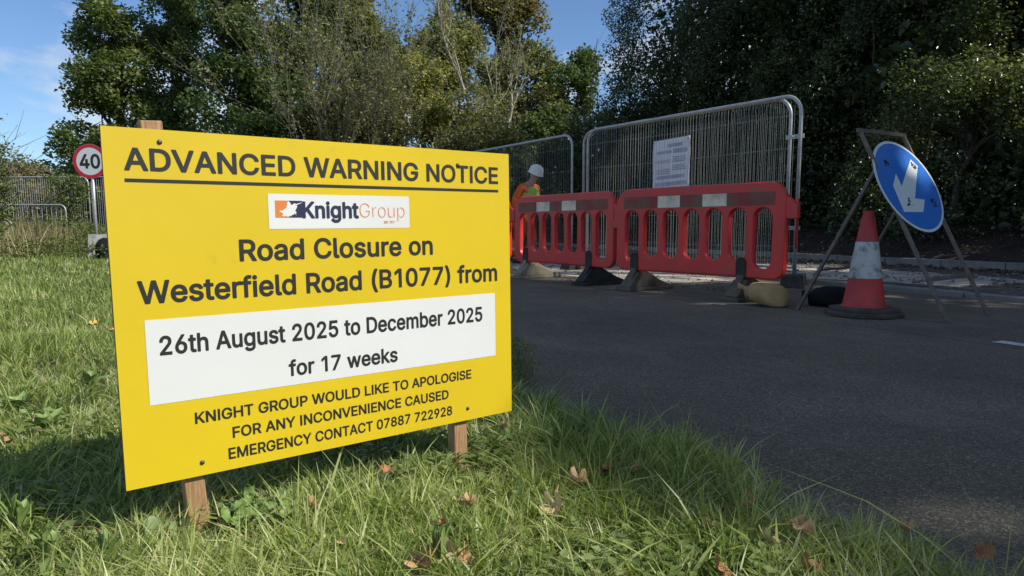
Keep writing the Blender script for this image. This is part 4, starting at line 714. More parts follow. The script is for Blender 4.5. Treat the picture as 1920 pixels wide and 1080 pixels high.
barrier((.055, 9.05), (1.075, 7.42), 'middle red plastic barrier, in front of the worker', feet=('beige', 'black'), nsq=((.263, .403), (.53, .667)))
barrier((-1.20, 10.60), (-.02, 9.12), 'farthest red barrier, mostly hidden behind the yellow board', feet=('black', 'black'))

# ------------------------------------------------------------------ blue arrow sign on a folding frame
A = dict(fl=(2.91, 4.70, 0), fr=(3.43, 5.08, 0), tl=(2.455, 5.12, 1.31), tr=(2.95, 5.47, 1.32), rl=(2.21, 5.46, 0), rr=(2.73, 5.83, 0))
A = {k: Vector(v) for k, v in A.items()}
sgn = empty('folding_road_sign', (2.8, 5.25, 0), 'round blue sign with white arrow on a dark folding steel frame', 'road sign')
O = Vector((2.8, 5.25, 0))
def bar(name, p, q, w, t, m, parent, org, up=Vector((0, 0, 1))):
    p, q = Vector(p) - org, Vector(q) - org; d = q - p; R = d.to_track_quat('Z', 'Y').to_matrix().to_4x4()
    o = MB().box((0, 0, 0), (w, t, d.length)).build(name, m, parent)
    o.matrix_local = Matrix.Translation((p + q) / 2) @ R
    bevel_mod(o, .003, 1); return o
bar('leg', A['fl'], A['tl'], .030, .026, M['dark_steel'], sgn, O)
bar('leg', A['fr'], A['tr'], .030, .026, M['dark_steel'], sgn, O)
hl, hr = A['tl'].lerp(A['fl'], .20), A['tr'].lerp(A['fr'], .20)
bar('leg', A['rl'], hl, .030, .024, M['dark_steel'], sgn, O)
bar('leg', A['rr'], hr, .026, .020, M['dark_steel'], sgn, O)
ut = (A['tr'] - A['tl']).normalized()
bar('crossbar', A['tl'] - ut * .03, A['tr'] + ut * .03, .026, .030, M['dark_steel'], sgn, O)
bar('crossbar', A['fl'].lerp(A['tl'], .215) - ut * .02, A['fr'].lerp(A['tr'], .215) + ut * .02, .026, .028, M['dark_steel'], sgn, O)
bar('crossbar', A['rl'].lerp(hl, .30), A['rr'].lerp(hr, .30), .018, .018, M['dark_steel'], sgn, O)
du = Vector((math.cos(.549), math.sin(.549), 0)); dbk = Vector((-math.sin(.549), math.cos(.549), 0))
dv = Vector((0, 0, math.cos(.467))) + dbk * math.sin(.467); dn = du.cross(dv)
dc = Vector((2.843, 5.16, .921)) + dn * .05 - Vector((.04, 0, .018)) - O
DM = Matrix(((du.x, dv.x, dn.x, dc.x), (du.y, dv.y, dn.y, dc.y), (du.z, dv.z, dn.z, dc.z), (0, 0, 0, 1)))
R_ = .366
def disc_part(name, prof, m, seg=64):
    o = MB().lathe(prof, seg).build(name, m, sgn); o.matrix_local = DM; return o
disc_part('disc', [(R_, -.004), (R_, 0)], M['sign_white'])
disc_part('blue_face', [(R_ * .945, -.001), (R_ * .945, .0015)], M['blue_face'])
arrow = [(-.57, -.58), (.08, -.575), (.33, -.30), (.0, -.28), (.625, .465), (.475, .615), (-.27, -.02), (-.28, .26), (-.56, -.02)]
o = flat_poly('arrow', [(x * R_ * 1.0, y * R_ * 1.0) for x, y in arrow], .0024, M['sign_white'], sgn); o.matrix_local = DM
for j, (cx, cy) in enumerate(((-.45, .45), (.48, .47), (-.29, -.36), (.60, -.36))):
    mb = MB(); r5 = random.Random(j)
    for i in range(7):   # worn rivet plate: a cluster of small dark pieces
        mb.box(((cx + r5.uniform(-.06, .06)) * R_, (cy + r5.uniform(-.075, .075)) * R_, .0045 + .0004 * i), (r5.uniform(.018, .05) * R_, r5.uniform(.02, .06) * R_, .003), Matrix.Rotation(r5.uniform(0, 3), 3, 'Z'))
    mb.box(((cx + .14) * R_, (cy - .06) * R_, .0035), (.016 * R_, .016 * R_, .002))
    o = mb.build('clip', M['black_rubber'], sgn); o.matrix_local = DM

# ------------------------------------------------------------------ traffic cone
cx, cy = 2.535, 5.09
cone = empty('traffic_cone', (cx, cy, 0), 'red and white traffic cone with a dark eight sided base', 'traffic cone')
b1 = MB().lathe([(.265, .004), (.265, .030), (.25, .036)], 8, rot=.2).build('base', M['cone_base'], cone); bevel_mod(b1, .004)
b2 = MB().lathe([(.235, .036), (.235, .060), (.15, .070)], 8, rot=.2).build('base_step', M['cone_base'], cone); bevel_mod(b2, .004)
def cr_(z): return .142 + (.046 - .142) * (z - .07) / (.70 - .07)
MB().lathe([(.158, .066), (.150, .072), (cr_(.09), .09), (cr_(.3), .30)], 40).build('lower_cone', M['cone_red'], cone, True)
MB().lathe([(cr_(.27), .27), (cr_(.275) + .0025, .275), (cr_(.525) + .0025, .525), (cr_(.53), .53)], 40).build('white_sleeve', M['cone_white'], cone, True)
MB().lathe([(cr_(.5), .50), (cr_(.52), .52), (cr_(.70), .70), (.040, .705), (.036, .735), (.026, .748), (.018, .748), (.018, .70)], 40, cap=False).build('upper_cone', M['cone_red'], cone, True)

# ------------------------------------------------------------------ sandbags
def sandbag(name, loc, dims, rz, m, label, lump=.10, taper=0.0, tie=True, seed=1, lean=0):
    r = np.random.default_rng(seed); V = []; Fc = []; nu, nv = 28, 16
    ph = r.uniform(0, 6.28, 6)
    for j in range(nv + 1):
        th = math.pi * j / nv
        for i in range(nu):
            a = 2 * math.pi * i / nu
            sx, sy, sz = math.cos(th), math.sin(th) * math.cos(a), math.sin(th) * math.sin(a)
            f = lambda v, e: math.copysign(abs(v) ** e, v)
            x, y, z = f(sx, .75), f(sy, .85), f(sz, .8)
            w = 1 + taper * x
            k = 1 + lump * (math.sin(3 * a + ph[0] + 2 * th) * .4 + math.sin(5 * th + ph[1]) * .25 + math.sin(7 * a + 3 * th + ph[2]) * .2)
            px_, py_, pz_ = x * dims[0] / 2, y * dims[1] / 2 * w * k, z * dims[2] / 2 * w * k
            V.append((px_, py_, max(pz_, -dims[2] * .36)))
    for j in range(nv):
        for i in range(nu): a = j * nu + i; b = j * nu + (i + 1) % nu; Fc.append((a, b, b + nu, a + nu))
    if lean:      # slump: tip the sack, then press its underside flat on the ground
        c_, s_ = math.cos(rad(lean)), math.sin(rad(lean))
        V = [(x * c_ + z * s_, y, max(z * c_ - x * s_, -dims[2] * .36)) for x, y, z in V]
    root = empty(name, loc, label, 'sandbag', rz=rz)
    o = poly_mesh('sack', V, Fc, m, root, True); o.location = (0, 0, dims[2] * .36)
    if tie:
        zt0 = dims[2] * .36 + dims[0] * .42 * math.sin(rad(lean)); mb = MB().tube([(-dims[0] / 2 + .04, 0, zt0 - .02), (-dims[0] / 2 + .01, 0, zt0 + .01), (-dims[0] / 2 - .02, 0, zt0 + .03), (-dims[0] / 2 - .06, .01, zt0 + .03)], [.06, .035, .014, .036], 10)
        mb.build('tied_neck', m, root, True)
    return root
sandbag('sandbag', (2.06, 5.70, .005), (.34, .25, .20), rad(-10), M['sand_tan'], 'tan sandbag leaning on the foot of the nearest red barrier', taper=.12, lump=.20, seed=3, tie=True, lean=17)
sandbag('sandbag', (2.60, 5.72, .005), (.40, .27, .17), rad(8), M['sand_black'], 'black sandbag on the road between the cone and the fence', lump=.2, seed=5, tie=True)

# ------------------------------------------------------------------ forty limit sign and clutter by the left fence
sp = empty('speed_limit_sign', (-8.36, 14.3, 0), 'round red ringed 40 sign on a grey pole behind the yellow board', 'road sign')
MB().tube([(.02, .03, 0), (.02, .03, 1.98)], .030, 12).build('pole', M['galv'], sp, True)
RX = Matrix.Rotation(math.pi / 2, 4, 'X')
o = MB().lathe([(.34, -.003), (.34, 0)], 48).build('disc', M['sign_back'], sp); o.matrix_local = Matrix.Translation((0, 0, 1.915)) @ RX
V = []; Fc = []
for k in range(48):
    a = 2 * math.pi * k / 48
    for r in (.333, .268): V.append((r * math.cos(a), r * math.sin(a), .0015))
for k in range(48): a, b = 2 * k, 2 * ((k + 1) % 48); Fc.append((a + 1, a, b, b + 1))
o = poly_mesh('red_ring', V, Fc, M['red_ring'], sp); o.matrix_local = Matrix.Translation((0, 0, 1.915)) @ RX
o = MB().lathe([(.268, .0004), (.268, .0012)], 48).build('white_face', M['sign_white'], sp); o.matrix_local = Matrix.Translation((0, 0, 1.915)) @ RX
o = text_mesh('numerals', '40', 'h', -.205, .205, -.14, .28, .0022, M['print'], sp); o.matrix_local = Matrix.Translation((0, 0, 1.915)) @ RX
for z in (1.80, 2.03): MB().box((.02, .045, z), (.12, .05, .03)).build('bracket', M['galv'], sp)
M['pale_block'] = mat('pale_weathered_block', (0.50, 0.49, 0.45), 0.8, noise=(7, 7, 0.4, 0.62), col2=(0.34, 0.34, 0.31), wear=((0.14, 0.13, 0.11), 5, 0.56, 0.66))
V, Fc = prism([rr(-.23, .23, 0, .46, .02, 3)], -.06, .06, RX)
o = MB().add(V, Fc).build('pale_block', M['pale_block']); o.location = (-8.02, 13.9, .02); o.rotation_euler = (rad(-10), 0, rad(8)); bevel_mod(o, .008)
tag(o, 'pale weathered slab leaning at the foot of the 40 sign pole', 'slab')
sandbag('sandbag', (-7.72, 13.6, .01), (.42, .34, .46), rad(70), M['sand_black'], 'dark sack slumped beside the pale slab at the 40 sign', lump=.22, seed=8, tie=False)
fL = fence_panel('mesh_fence', (-15.25, 20.2), (-11.78, 20.0), label='tall mesh fence panel at the far left edge behind weeds', group='fence panels beyond the left field', nw=52, dark=True)
fence_panel('mesh_fence', (-11.72, 20.05), (-8.25, 19.6), label='mesh fence panel behind the 40 sign, half hidden by the board', group='fence panels beyond the left field', nw=52, dark=True)
def low_barrier(x, y, L, H, tilt, label):
    root = empty('pedestrian_barrier', (x, y, 0), label, 'barrier', 'low steel barriers beyond the left field', 0)
    root.rotation_euler = (0, rad(tilt), rad(-3)); r = .16
    pts = [(0, 0, 0), (0, 0, H - r)] + [(r - r * math.cos(rad(15 * k)), 0, H - r + r * math.sin(rad(15 * k))) for k in range(1, 7)]
    pts += [(L - p[0], 0, p[2]) for p in reversed(pts)]
    MB().tube(pts, .018, 8).build('frame', M['galv'], root, True)
    MB().tube([(0, 0, .2), (L, 0, .2)], .014, 6).build('bottom_rail', M['galv'], root, True)
    for i in range(1, 18):
        x_ = L * i / 18
        MB().tube([(x_, 0, .2), (x_, 0, H - (.01 if r < x_ < L - r else .05))], .003, 5).build('upright', M['galv'], root, True)
low_barrier(-14.1, 19.0, 2.35, 1.20, 0, 'low steel barrier behind the weeds, its rounded corner beside the 40 sign pole')
low_barrier(-14.6, 18.2, 1.9, .92, 3.5, 'low leaning steel barrier half sunk in weeds at the far left edge')
o = MB().lathe([(.11, 0), (.10, .3), (.085, .72), (.06, .80), (.01, .82)], 14).build('bollard', mat('grey_blue_plastic', (.30, .34, .38), .5), None, True); o.location = (-13.1, 17.6, 0)
tag(o, 'pale grey bollard standing in the weeds before the left fence', 'bollard')

# ------------------------------------------------------------------ worker
def skin_mesh(name, nodes, edges, root_i, m, parent, sub=2):
    me = bpy.data.meshes.new(name)
    me.from_pydata([n[:3] for n in nodes], edges, []); me.update()
    t = bpy.data.objects.new(name, me); COL.objects.link(t)
    t.modifiers.new('skin', 'SKIN').use_smooth_shade = True
    sv = me.skin_vertices[0].data
    for i, n in enumerate(nodes):
        r = n[3]; sv[i].radius = r if isinstance(r, tuple) else (r, r); sv[i].use_root = (i == root_i)
    s = t.modifiers.new('sub', 'SUBSURF'); s.levels = sub; s.render_levels = sub
    dg = bpy.context.evaluated_depsgraph_get()
    me2 = bpy.data.meshes.new_from_object(t.evaluated_get(dg))
    bpy.data.objects.remove(t)
    me2.materials.clear()
    return link(name, me2, m, parent, True)
M['skin'] = mat('skin', (0.42, 0.22, 0.15), 0.55)
M['hivis_orange'] = mat('orange_workwear', (0.78, 0.13, 0.015), 0.8, noise=(9, 5, 0.35, 0.7), col2=(0.58, 0.10, 0.015), bump=(18, 0.6, 0.02))
M['hivis_yellow'] = mat('yellow_green_vest', (0.50, 0.62, 0.06), 0.75, noise=(8, 5, 0.35, 0.7), col2=(0.38, 0.48, 0.06), bump=(16, 0.5, 0.02))
M['helmet'] = mat('white_helmet', (0.80, 0.81, 0.80), 0.35)
M['boot'] = mat('dark_boots', (0.03, 0.025, 0.02), 0.7)
M['grey_tape'] = mat('grey_reflective_tape', (0.45, 0.46, 0.45), 0.4)
wk = empty('person', (.19, 12.2, 0), 'worker in orange workwear, yellow-green vest and white hard hat, stooping behind the fence', 'person', rz=rad(-40))
hd = [(.0, 0, .95, .13), (.04, 0, 1.12, (.125, .15)), (.10, 0, 1.30, (.14, .18)), (.15, 0, 1.43, (.10, .14)), (.19, 0, 1.50, .058), (.235, 0, 1.565, .062), (.265, 0, 1.63, (.085, .078)), (.275, 0, 1.70, (.09, .08)), (.335, 0, 1.61, .040), (.36, 0, 1.635, .014)]
E_ = [(0, 1), (1, 2), (2, 3), (3, 4), (4, 5), (5, 6), (6, 7), (5, 8), (6, 9)]
def limb(start, pts, nodes, edges):
    prev = start; out = []
    for p in pts: nodes.append(p); edges.append((prev, len(nodes) - 1)); prev = len(nodes) - 1; out.append(prev)
    return out
armR = [(.12, -.18, 1.41, .062), (.00, -.25, 1.17, .046), (.06, -.25, .96, .032)]
armL = [(.14, .18, 1.41, .062), (.10, .25, 1.16, .046), (.25, .20, .98, .032)]
legF = [(.02, .09, .88, .095), (.13, .10, .50, .062), (.09, .10, .12, .042), (.20, .10, .04, .036)]
legB = [(-.01, -.09, .88, .095), (.00, -.10, .48, .062), (-.16, -.10, .13, .042), (-.06, -.10, .04, .036)]
for arm in (armR, armL):
    ids = limb(3, arm, hd, E_)
    x, y, z, _ = arm[-1]; dx = x - arm[1][0]; dz = z - arm[1][2]; l = math.hypot(dx, dz); dx /= l; dz /= l
    pi_ = limb(ids[-1], [(x + dx * .05, y, z + dz * .05, .030)], hd, E_)[0]
    for k, (off, ln) in enumerate(((-.030, .075), (-.010, .088), (.010, .084), (.028, .068))):
        limb(pi_, [(x + dx * .08 + .004, y + off, z + dz * .08, .0095), (x + dx * (.08 + ln * .5) + .01, y + off, z + dz * (.08 + ln * .5), .0085), (x + dx * (.08 + ln * .8) + .025, y + off, z + dz * (.08 + ln * .8), .007)], hd, E_)
    limb(pi_, [(x + dx * .05 + .03, y * .9, z + dz * .05, .011), (x + dx * .09 + .045, y * .88, z + dz * .09, .009)], hd, E_)
for leg in (legF, legB): limb(0, leg, hd, E_)
skin_mesh('body', hd, E_, 0, M['skin'], wk)
wk.scale = (.95, .95, .905)
# jacket, trousers, vest, boots, hat
def fat(p, k): return (p[0], p[1], p[2], tuple(r + k for r in p[3]) if isinstance(p[3], tuple) else p[3] + k)
jn = [(.0, 0, .90, (.165, .175)), (.04, 0, 1.10, (.155, .175)), (.10, 0, 1.30, (.165, .20)), (.15, 0, 1.42, (.12, .155)), (.185, 0, 1.475, .085)]
je = [(0, 1), (1, 2), (2, 3), (3, 4)]
for arm in (armR, armL): limb(3, [fat(arm[0], .026), fat(arm[1], .026), (arm[2][0], arm[2][1], arm[2][2] + .01, .050)], jn, je)
skin_mesh('jacket', jn, je, 0, M['hivis_orange'], wk)
tn = [(.0, 0, .96, (.15, .165))]; te = []
for leg in (legF, legB): limb(0, [fat(leg[0], .030), fat(leg[1], .034), (leg[2][0], leg[2][1], leg[2][2] + .01, .075)], tn, te)
skin_mesh('trousers', tn, te, 0, M['hivis_orange'], wk)
skin_mesh('vest', [(.0, 0, .93, (.178, .185)), (.05, 0, 1.10, .205), (.11, 0, 1.30, .225), (.155, 0, 1.42, .185), (.175, 0, 1.47, .12)], [(0, 1), (1, 2), (2, 3), (3, 4)], 0, M['hivis_yellow'], wk)
for leg in (legF, legB):
    skin_mesh('boot', [(leg[2][0], leg[2][1], leg[2][2] + .06, .058), (leg[2][0] - .01, leg[2][1], .065, .060), (leg[2][0] + .07, leg[2][1], .055, .055), (leg[2][0] + .17, leg[2][1], .045, .046)], [(0, 1), (1, 2), (2, 3)], 0, M['boot'], wk)
for leg in (legF, legB):
    a, b = Vector(leg[1][:3]), Vector(leg[2][:3]); c = a.lerp(b, .55); dd = (b - a).normalized()
    MB().tube([c - dd * .03, c + dd * .03], [.102, .096], 16, caps=False).build('trouser_band', M['grey_tape'], wk, True)
hat = MB().lathe([(.146, -.008), (.142, .0), (.136, .010), (.134, .050), (.124, .095), (.096, .135), (.045, .160), (.001, .166)], 28, cap=False)
V = [(x * (1.12 if x > 0 and z < .015 else 1.0), y * .88, z) for x, y, z in hat.V]; hat.V = V
ho = hat.build('hard_hat', M['helmet'], wk, True); ho.matrix_local = Matrix.Translation((.275, 0, 1.675)) @ Matrix.Rotation(rad(24), 4, 'Y')
hs = ho.modifiers.new('thickness', 'SOLIDIFY'); hs.thickness = .004
rb = MB().tube([(-.10 + .20 * t, 0, .115 + .042 * math.sin(math.pi * t)) for t in np.linspace(0, 1, 9)], .012, 6).build('hat_ridge', M['helmet'], ho, True)

# ------------------------------------------------------------------ foliage
BN = 0.95
HOLES = [  # openings cut for sunlight: (point to be lit, radius, share of leaves kept)
    ((1.98, 9.05, 1.45), .42, .12), ((1.6, 6.6, .6), .45, .45), ((.6, 8.3, .6), .40, .35), ((2.1, 6.0, .85), .3, .4), ((2.85, 5.16, .95), .25, .5), ((.2, 4.2, 0), .2, .4), ((2.2, 5.1, 0), .16, .4), ((1.2, 6.9, 0), .25, .4),
    ((.5, 9.7, .05), 1.25, 0), ((6.45, 11.1, 2.55), 1.0, .03), ((7.35, 10.6, 3.0), .9, .03), ((5.9, 12.0, 1.9), .6, .05), ((1.9, 8.6, .05), .70, .05), ((.2, 12.1, 1.35), .6, .12), ((2.08, 5.70, .15), .25, .05),
    ((1.70, 5.78, 0), .22, .1), ((1.62, 3.43, 0), .22, .25), ((4.5, 10.4, 0), .8, 0), ((.93, 1.50, 0), .10, .1), ((1.10, 1.55, 0), .10, .05),
    ((-.05, 9.0, .6), .45, .1),
    ((4.3, 4.0, 0), .14, .3), ((3.3, 3.7, 0), .16, .4), ((.55, 5.6, 0), .22, .3), ((.9, 4.8, 0), .16, .4), ((1.9, 4.6, 0), .12, .3), ((3.0, 7.6, 1.4), .25, .3)]
def hedge_bulge(u, z): return .55 * np.sin(u * 1.25 + 1.0) * np.sin(z * 1.3 + u * .4) + .30 * np.sin(u * 3.3 + z * 2.2) + .16 * np.sin(u * 7 - z * 6)
for u_, z_, r_, k_ in ((6.6, 2.6, .70, .02), (7.4, 2.9, .55, .02), (8.0, 2.2, .50, .05), (8.9, 2.5, .40, .08), (6.0, 3.6, .60, .03), (6.9, 4.1, .55, .08), (5.6, 2.0, .5, .05), (9.8, 3.3, .30, .1), (10.6, 1.9, .25, .1), (12.5, 2.6, .3, .1), (8.3, 1.4, .3, .1), (11.4, 4.2, .35, .1), (13.8, 3.4, .3, .1), (7.2, 1.6, .35, .1), (6.2, 5.0, .5, .1)):
    nn0 = 11.25 - float(hedge_bulge(u_, z_)) + .32
    HOLES.append((road(u_, nn0, z_), r_, k_))
def light_gaps(P):
    """which leaves stay: canopy trimmed to a set shade line, gaps carved along sun rays"""
    t = P[:, 2] / SUN[2]; G = P - SUN[None] * t[:, None]
    u = G[:, 0] * UDIR[0] + G[:, 1] * UDIR[1]; n = G[:, 0] * NDIR[0] + G[:, 1] * NDIR[1]
    bn = BN + .10 * np.sin(u * 3.1) + .07 * np.sin(u * 7.3 + 1) + .05 * np.sin(u * 13 + 2) + rng.normal(0, .06, len(P))
    keep = n > bn
    for T, r, k in HOLES:
        v = P - np.array(T)[None]; al = v @ SUN; perp = np.linalg.norm(v - al[:, None] * SUN[None], axis=1)
        wob = r * (1 + .35 * np.sin(v[:, 0] * 4 + v[:, 1] * 3) * np.sin(v[:, 2] * 5))
        keep &= ~((al > .05) & (perp < wob) & (rng.random(len(P)) > k))
    return keep
def leaves(P, size, up=.6, asp=.34, fold=.12, droop=0.0):
    n = len(P)
    s = size * rng.uniform(.65, 1.3, n)
    nr = rng.normal(0, 1, (n, 3)); nr[:, 2] = np.abs(nr[:, 2]) + up; nr /= np.linalg.norm(nr, axis=1)[:, None]
    d = rng.normal(0, 1, (n, 3)); d -= (d * nr).sum(1)[:, None] * nr; d /= np.linalg.norm(d, axis=1)[:, None]
    w = np.cross(nr, d)
    s = s[:, None]
    base = P - d * s * .5; tip = P + d * s * .5 - nr * s * .08
    a = P + w * s * asp + nr * s * fold - d * s * .06; b = P - w * s * asp + nr * s * fold - d * s * .06
    V = np.stack([base, a, tip, b], 1).reshape(-1, 3)
    i = 4 * np.arange(n)[:, None]
    T = np.concatenate([i + np.array([0, 2, 1])[None, :], i + np.array([0, 3, 2])[None, :]], 1).reshape(-1, 3)
    return V, T
def trunk_mesh(base, top, r0, targets, wig=.15, lr=.35, twigs=0, seed=0, tdepth=1):
    r = np.random.default_rng(seed + 11); mb = MB()
    base, top = Vector(base), Vector(top); pts = []; rs = []
    k = 9
    for i in range(k + 1):
        t = i / k; p = base.lerp(top, t) + Vector((r.normal(0, wig) * min(1, t * 3), r.normal(0, wig) * min(1, t * 3), 0))
        pts.append(p); rs.append(r0 * (1.25 - .25 * min(1, t * 8)) * (1 - .85 * t) + .01)
    mb.tube(pts, rs, 8)
    for c in targets:
        c = Vector(c); hz = max(.12, min(.92, (c.z - base.z) / max(.1, top.z - base.z) * .72 - .05 + r.normal(0, .04)))
        f = hz * k; i = min(k - 1, int(f)); s = pts[i].lerp(pts[i + 1], f - i); rr_ = rs[i] * lr * r.uniform(.8, 1.4)
        m1 = s.lerp(c, .45) + Vector((r.normal(0, .15), r.normal(0, .15), r.normal(0.12, .1)))
        m2 = s.lerp(c, .78) + Vector((r.normal(0, .12), r.normal(0, .12), r.normal(0.08, .08)))
        mb.tube([s, m1, m2, c], [rr_, rr_ * .7, rr_ * .42, .006], 5, caps=False)
        for q in range(twigs):
            st = m1.lerp(m2, r.random()) if q % 2 else m2.lerp(c, r.random())
            dr = Vector(r.normal(0, .35, 3)) + Vector((0, 0, .35)); e = st + dr * r.uniform(.8, 1.8)
            mm = st.lerp(e, .5) + Vector(r.normal(0, .06, 3)); mb.tube([st, mm, e], [rr_ * .32, rr_ * .2, .003], 3, caps=False)
            for w in range(tdepth):
                s2 = st.lerp(e, r.uniform(.3, .9)); e2 = s2 + (Vector(r.normal(0, .25, 3)) + Vector((0, 0, .22))) * r.uniform(.6, 1.3)
                mb.tube([s2, s2.lerp(e2, .5) + Vector(r.normal(0, .03, 3)), e2], [.006, .005, .002], 3, caps=False)
    return mb
def crown_pts(lobes, nclump, cr, n, flat=.8, shell=.55):
    """lobes: (cx, cy, cz, rx, ry, rz); clumps sit in and on the lobes, leaves round the clumps"""
    vol = np.array([l[3] * l[4] * l[5] for l in lobes]) ** .7; pk = rng.choice(len(lobes), nclump, p=vol / vol.sum())
    L = np.array(lobes)[pk]; d = rng.normal(0, 1, (nclump, 3)); d /= np.linalg.norm(d, axis=1)[:, None]
    rad_ = shell + (1 - shell) * rng.random(nclump); rad_ = np.where(rng.random(nclump) < .25, rng.random(nclump), rad_)
    C = L[:, :3] + d * L[:, 3:] * rad_[:, None]
    R = cr * rng.uniform(.55, 1.35, nclump); w = R ** 2.2; ci = rng.choice(nclump, n, p=w / w.sum())
    dd = rng.normal(0, 1, (n, 3)); dd /= np.linalg.norm(dd, axis=1)[:, None]
    P = C[ci] + dd * (R[ci] * rng.random(n) ** .42)[:, None] * np.array([1, 1, flat])[None]
    P += rng.normal(0, .05, P.shape)
    return C, P
def tree(name, label, lobes, n, size, lm, base, r0, cr=.6, nclump=60, group=None, cat='tree', gaps=False, nlimb=22, bark='bark', twigs=1, seed=0, up=.6, shell=.55, tdepth=1):
    base = Vector(base); root = empty(name, base, label, cat, group)
    C, P = crown_pts(lobes, nclump, cr, n, shell=shell)
    P = P[P[:, 2] > .12]
    if gaps: P = P[light_gaps(P)]
    tops = C[np.argsort(-C[:, 2])[:3]].mean(0)
    sel = C[rng.choice(len(C), min(nlimb, len(C)), replace=False)]
    if gaps: sel = sel[light_gaps(sel)]
    tr = trunk_mesh(Vector((0, 0, -.1)), Vector(tops) - base - Vector((0, 0, .3)), r0, [Vector(c) - base for c in sel], twigs=twigs, seed=seed, tdepth=tdepth)
    tr.build('trunk', M[bark], root, True)
    V, T = leaves(P, size, up); V -= np.array(base)[None]
    tri_arrays('crown', V, T, lm, root)
    return root
M['bark'] = mat('bark_brown', (0.10, 0.075, 0.05), 0.9, noise=(8, 6, 0.3, 0.7), col2=(0.05, 0.04, 0.03), bump=(20, 0.8, 0.02))
M['bark_pale'] = mat('bark_pale', (0.24, 0.215, 0.17), 0.9, noise=(7, 6, 0.3, 0.7), col2=(0.20, 0.18, 0.14), bump=(20, 0.6, 0.02))
M['bark_light'] = mat('bark_light', (0.46, 0.42, 0.34), 0.9, noise=(7, 6, 0.3, 0.7), col2=(0.30, 0.27, 0.21), bump=(20, 0.6, 0.02))
G_dark = leaf_mat('dark_green_leaves', [(0.042,0.067,0.025),(0.073,0.115,0.039),(0.119,0.168,0.063),(0.210,0.259,0.126)])
G_oak = leaf_mat('oak_leaves', [(0.050,0.078,0.025),(0.092,0.133,0.039),(0.151,0.196,0.064),(0.259,0.287,0.126)])
G_olive = leaf_mat('olive_leaves', [(0.098,0.112,0.045),(0.161,0.175,0.070),(0.252,0.252,0.112),(0.392,0.364,0.175)])
G_yel = leaf_mat('yellow_green_leaves', [(0.154,0.161,0.042),(0.266,0.273,0.070),(0.420,0.406,0.112),(0.588,0.546,0.182)])
G_brown = leaf_mat('brownish_leaves', [(0.084,0.081,0.036),(0.147,0.133,0.059),(0.224,0.189,0.087),(0.336,0.280,0.154)])
G_ivy = leaf_mat('ivy_leaves', [(.018,.032,.013),(.040,.062,.023),(.080,.110,.042),(.20,.235,.125)], rough=.28, spec=.6, trans=.25, clump=.55)
G_weed = leaf_mat('weed_leaves', [(0.060, 0.096, 0.022), (0.102, 0.150, 0.036), (0.156, 0.198, 0.054), (0.264, 0.264, 0.108)])

def at(px, d, z=None, py=None):
    return ((px - 960) / F_PX * d, d, z if z is not None else CAM_H + (424 - py) / F_PX * d)
def lobe(px, py, d, rpx, rpy=None, rdepth=None):
    s = d / F_PX; x, y, z = at(px, d, py=py); rpy = rpy or rpx
    return (x, y, z, rpx * s, (rdepth or rpx * 1.0) * s, rpy * s)
BG = 'trees behind the field and the fence'
tree('oak_tree', 'leftmost big oak against the open sky, above the 40 sign', [lobe(232, 70, 28, 62, 62), lobe(205, 165, 27.5, 52, 60), lobe(262, 190, 28, 60, 80), lobe(175, 262, 27, 48, 36), lobe(235, 300, 27, 75, 50), lobe(280, 90, 29, 45, 60), lobe(150, 330, 27, 36, 34), lobe(225, 20, 28, 30, 26)], 26000, .15, G_oak, at(250, 28, 0), .32, cr=.50, nclump=125, group=BG, seed=1, twigs=2)
tree('oak_tree', 'second oak from the left, rising behind the top left of the yellow board', [lobe(345, 70, 30, 48, 70), lobe(365, 150, 29, 55, 80), lobe(330, 240, 28, 60, 60), lobe(350, 20, 30, 34, 40)], 20000, .15, G_oak, at(350, 29, 0), .30, cr=.50, nclump=110, group=BG, seed=2)
tree('dark_tree', 'very tall dark tree reaching out of frame above the words ADVANCED', [lobe(450, -60, 28, 70, 130), lobe(470, 80, 27, 75, 90), lobe(440, 190, 26, 70, 80), lobe(520, 150, 27, 70, 110)], 27000, .16, G_dark, at(465, 27, 0), .36, cr=.62, nclump=115, group=BG, seed=3)
tree('dark_tree', 'tall dark tree just right of the tallest, above the word WARNING', [lobe(585, -60, 28, 70, 110), lobe(600, 60, 27, 70, 90), lobe(560, 170, 26, 60, 80), lobe(650, 150, 27, 55, 90)], 22000, .16, G_dark, at(590, 27.5, 0), .34, cr=.62, nclump=95, group=BG, seed=4)
tree('green_tree', 'tree with a sloping right side beside the small patch of blue sky', [lobe(680, 40, 27, 50, 70), lobe(720, 110, 27, 48, 60), lobe(745, 190, 27, 50, 70), lobe(660, 10, 28, 40, 40)], 15000, .16, G_olive, at(700, 27, 0), .26, cr=.55, nclump=75, group=BG, seed=5)
tree('green_tree', 'light green round topped tree right of the patch of blue sky', [lobe(832, 62, 28, 42, 46), lobe(850, 120, 27, 60, 60), lobe(800, 150, 27, 50, 60), lobe(880, 110, 28, 40, 60)], 14000, .15, G_olive, at(840, 28, 0), .22, cr=.5, nclump=75, group=BG, seed=6)
tree('brown_tree', 'tall dark brownish tree behind the pale bare branched tree', [lobe(935, -20, 29, 66, 80), lobe(975, 70, 29, 44, 60), lobe(905, 50, 29, 42, 55)], 17000, .15, G_brown, at(945, 29, 0), .30, cr=.55, nclump=80, group=BG, seed=7)
tree('green_tree', 'leafy tree low behind the bare branched tree, beside the dark hedge', [lobe(1000, 180, 26, 52, 80), lobe(1030, 230, 25, 50, 60), lobe(940, 190, 26, 50, 70)], 15000, .14, G_olive, at(1000, 26, 0), .2, cr=.5, nclump=75, group=BG, seed=8)
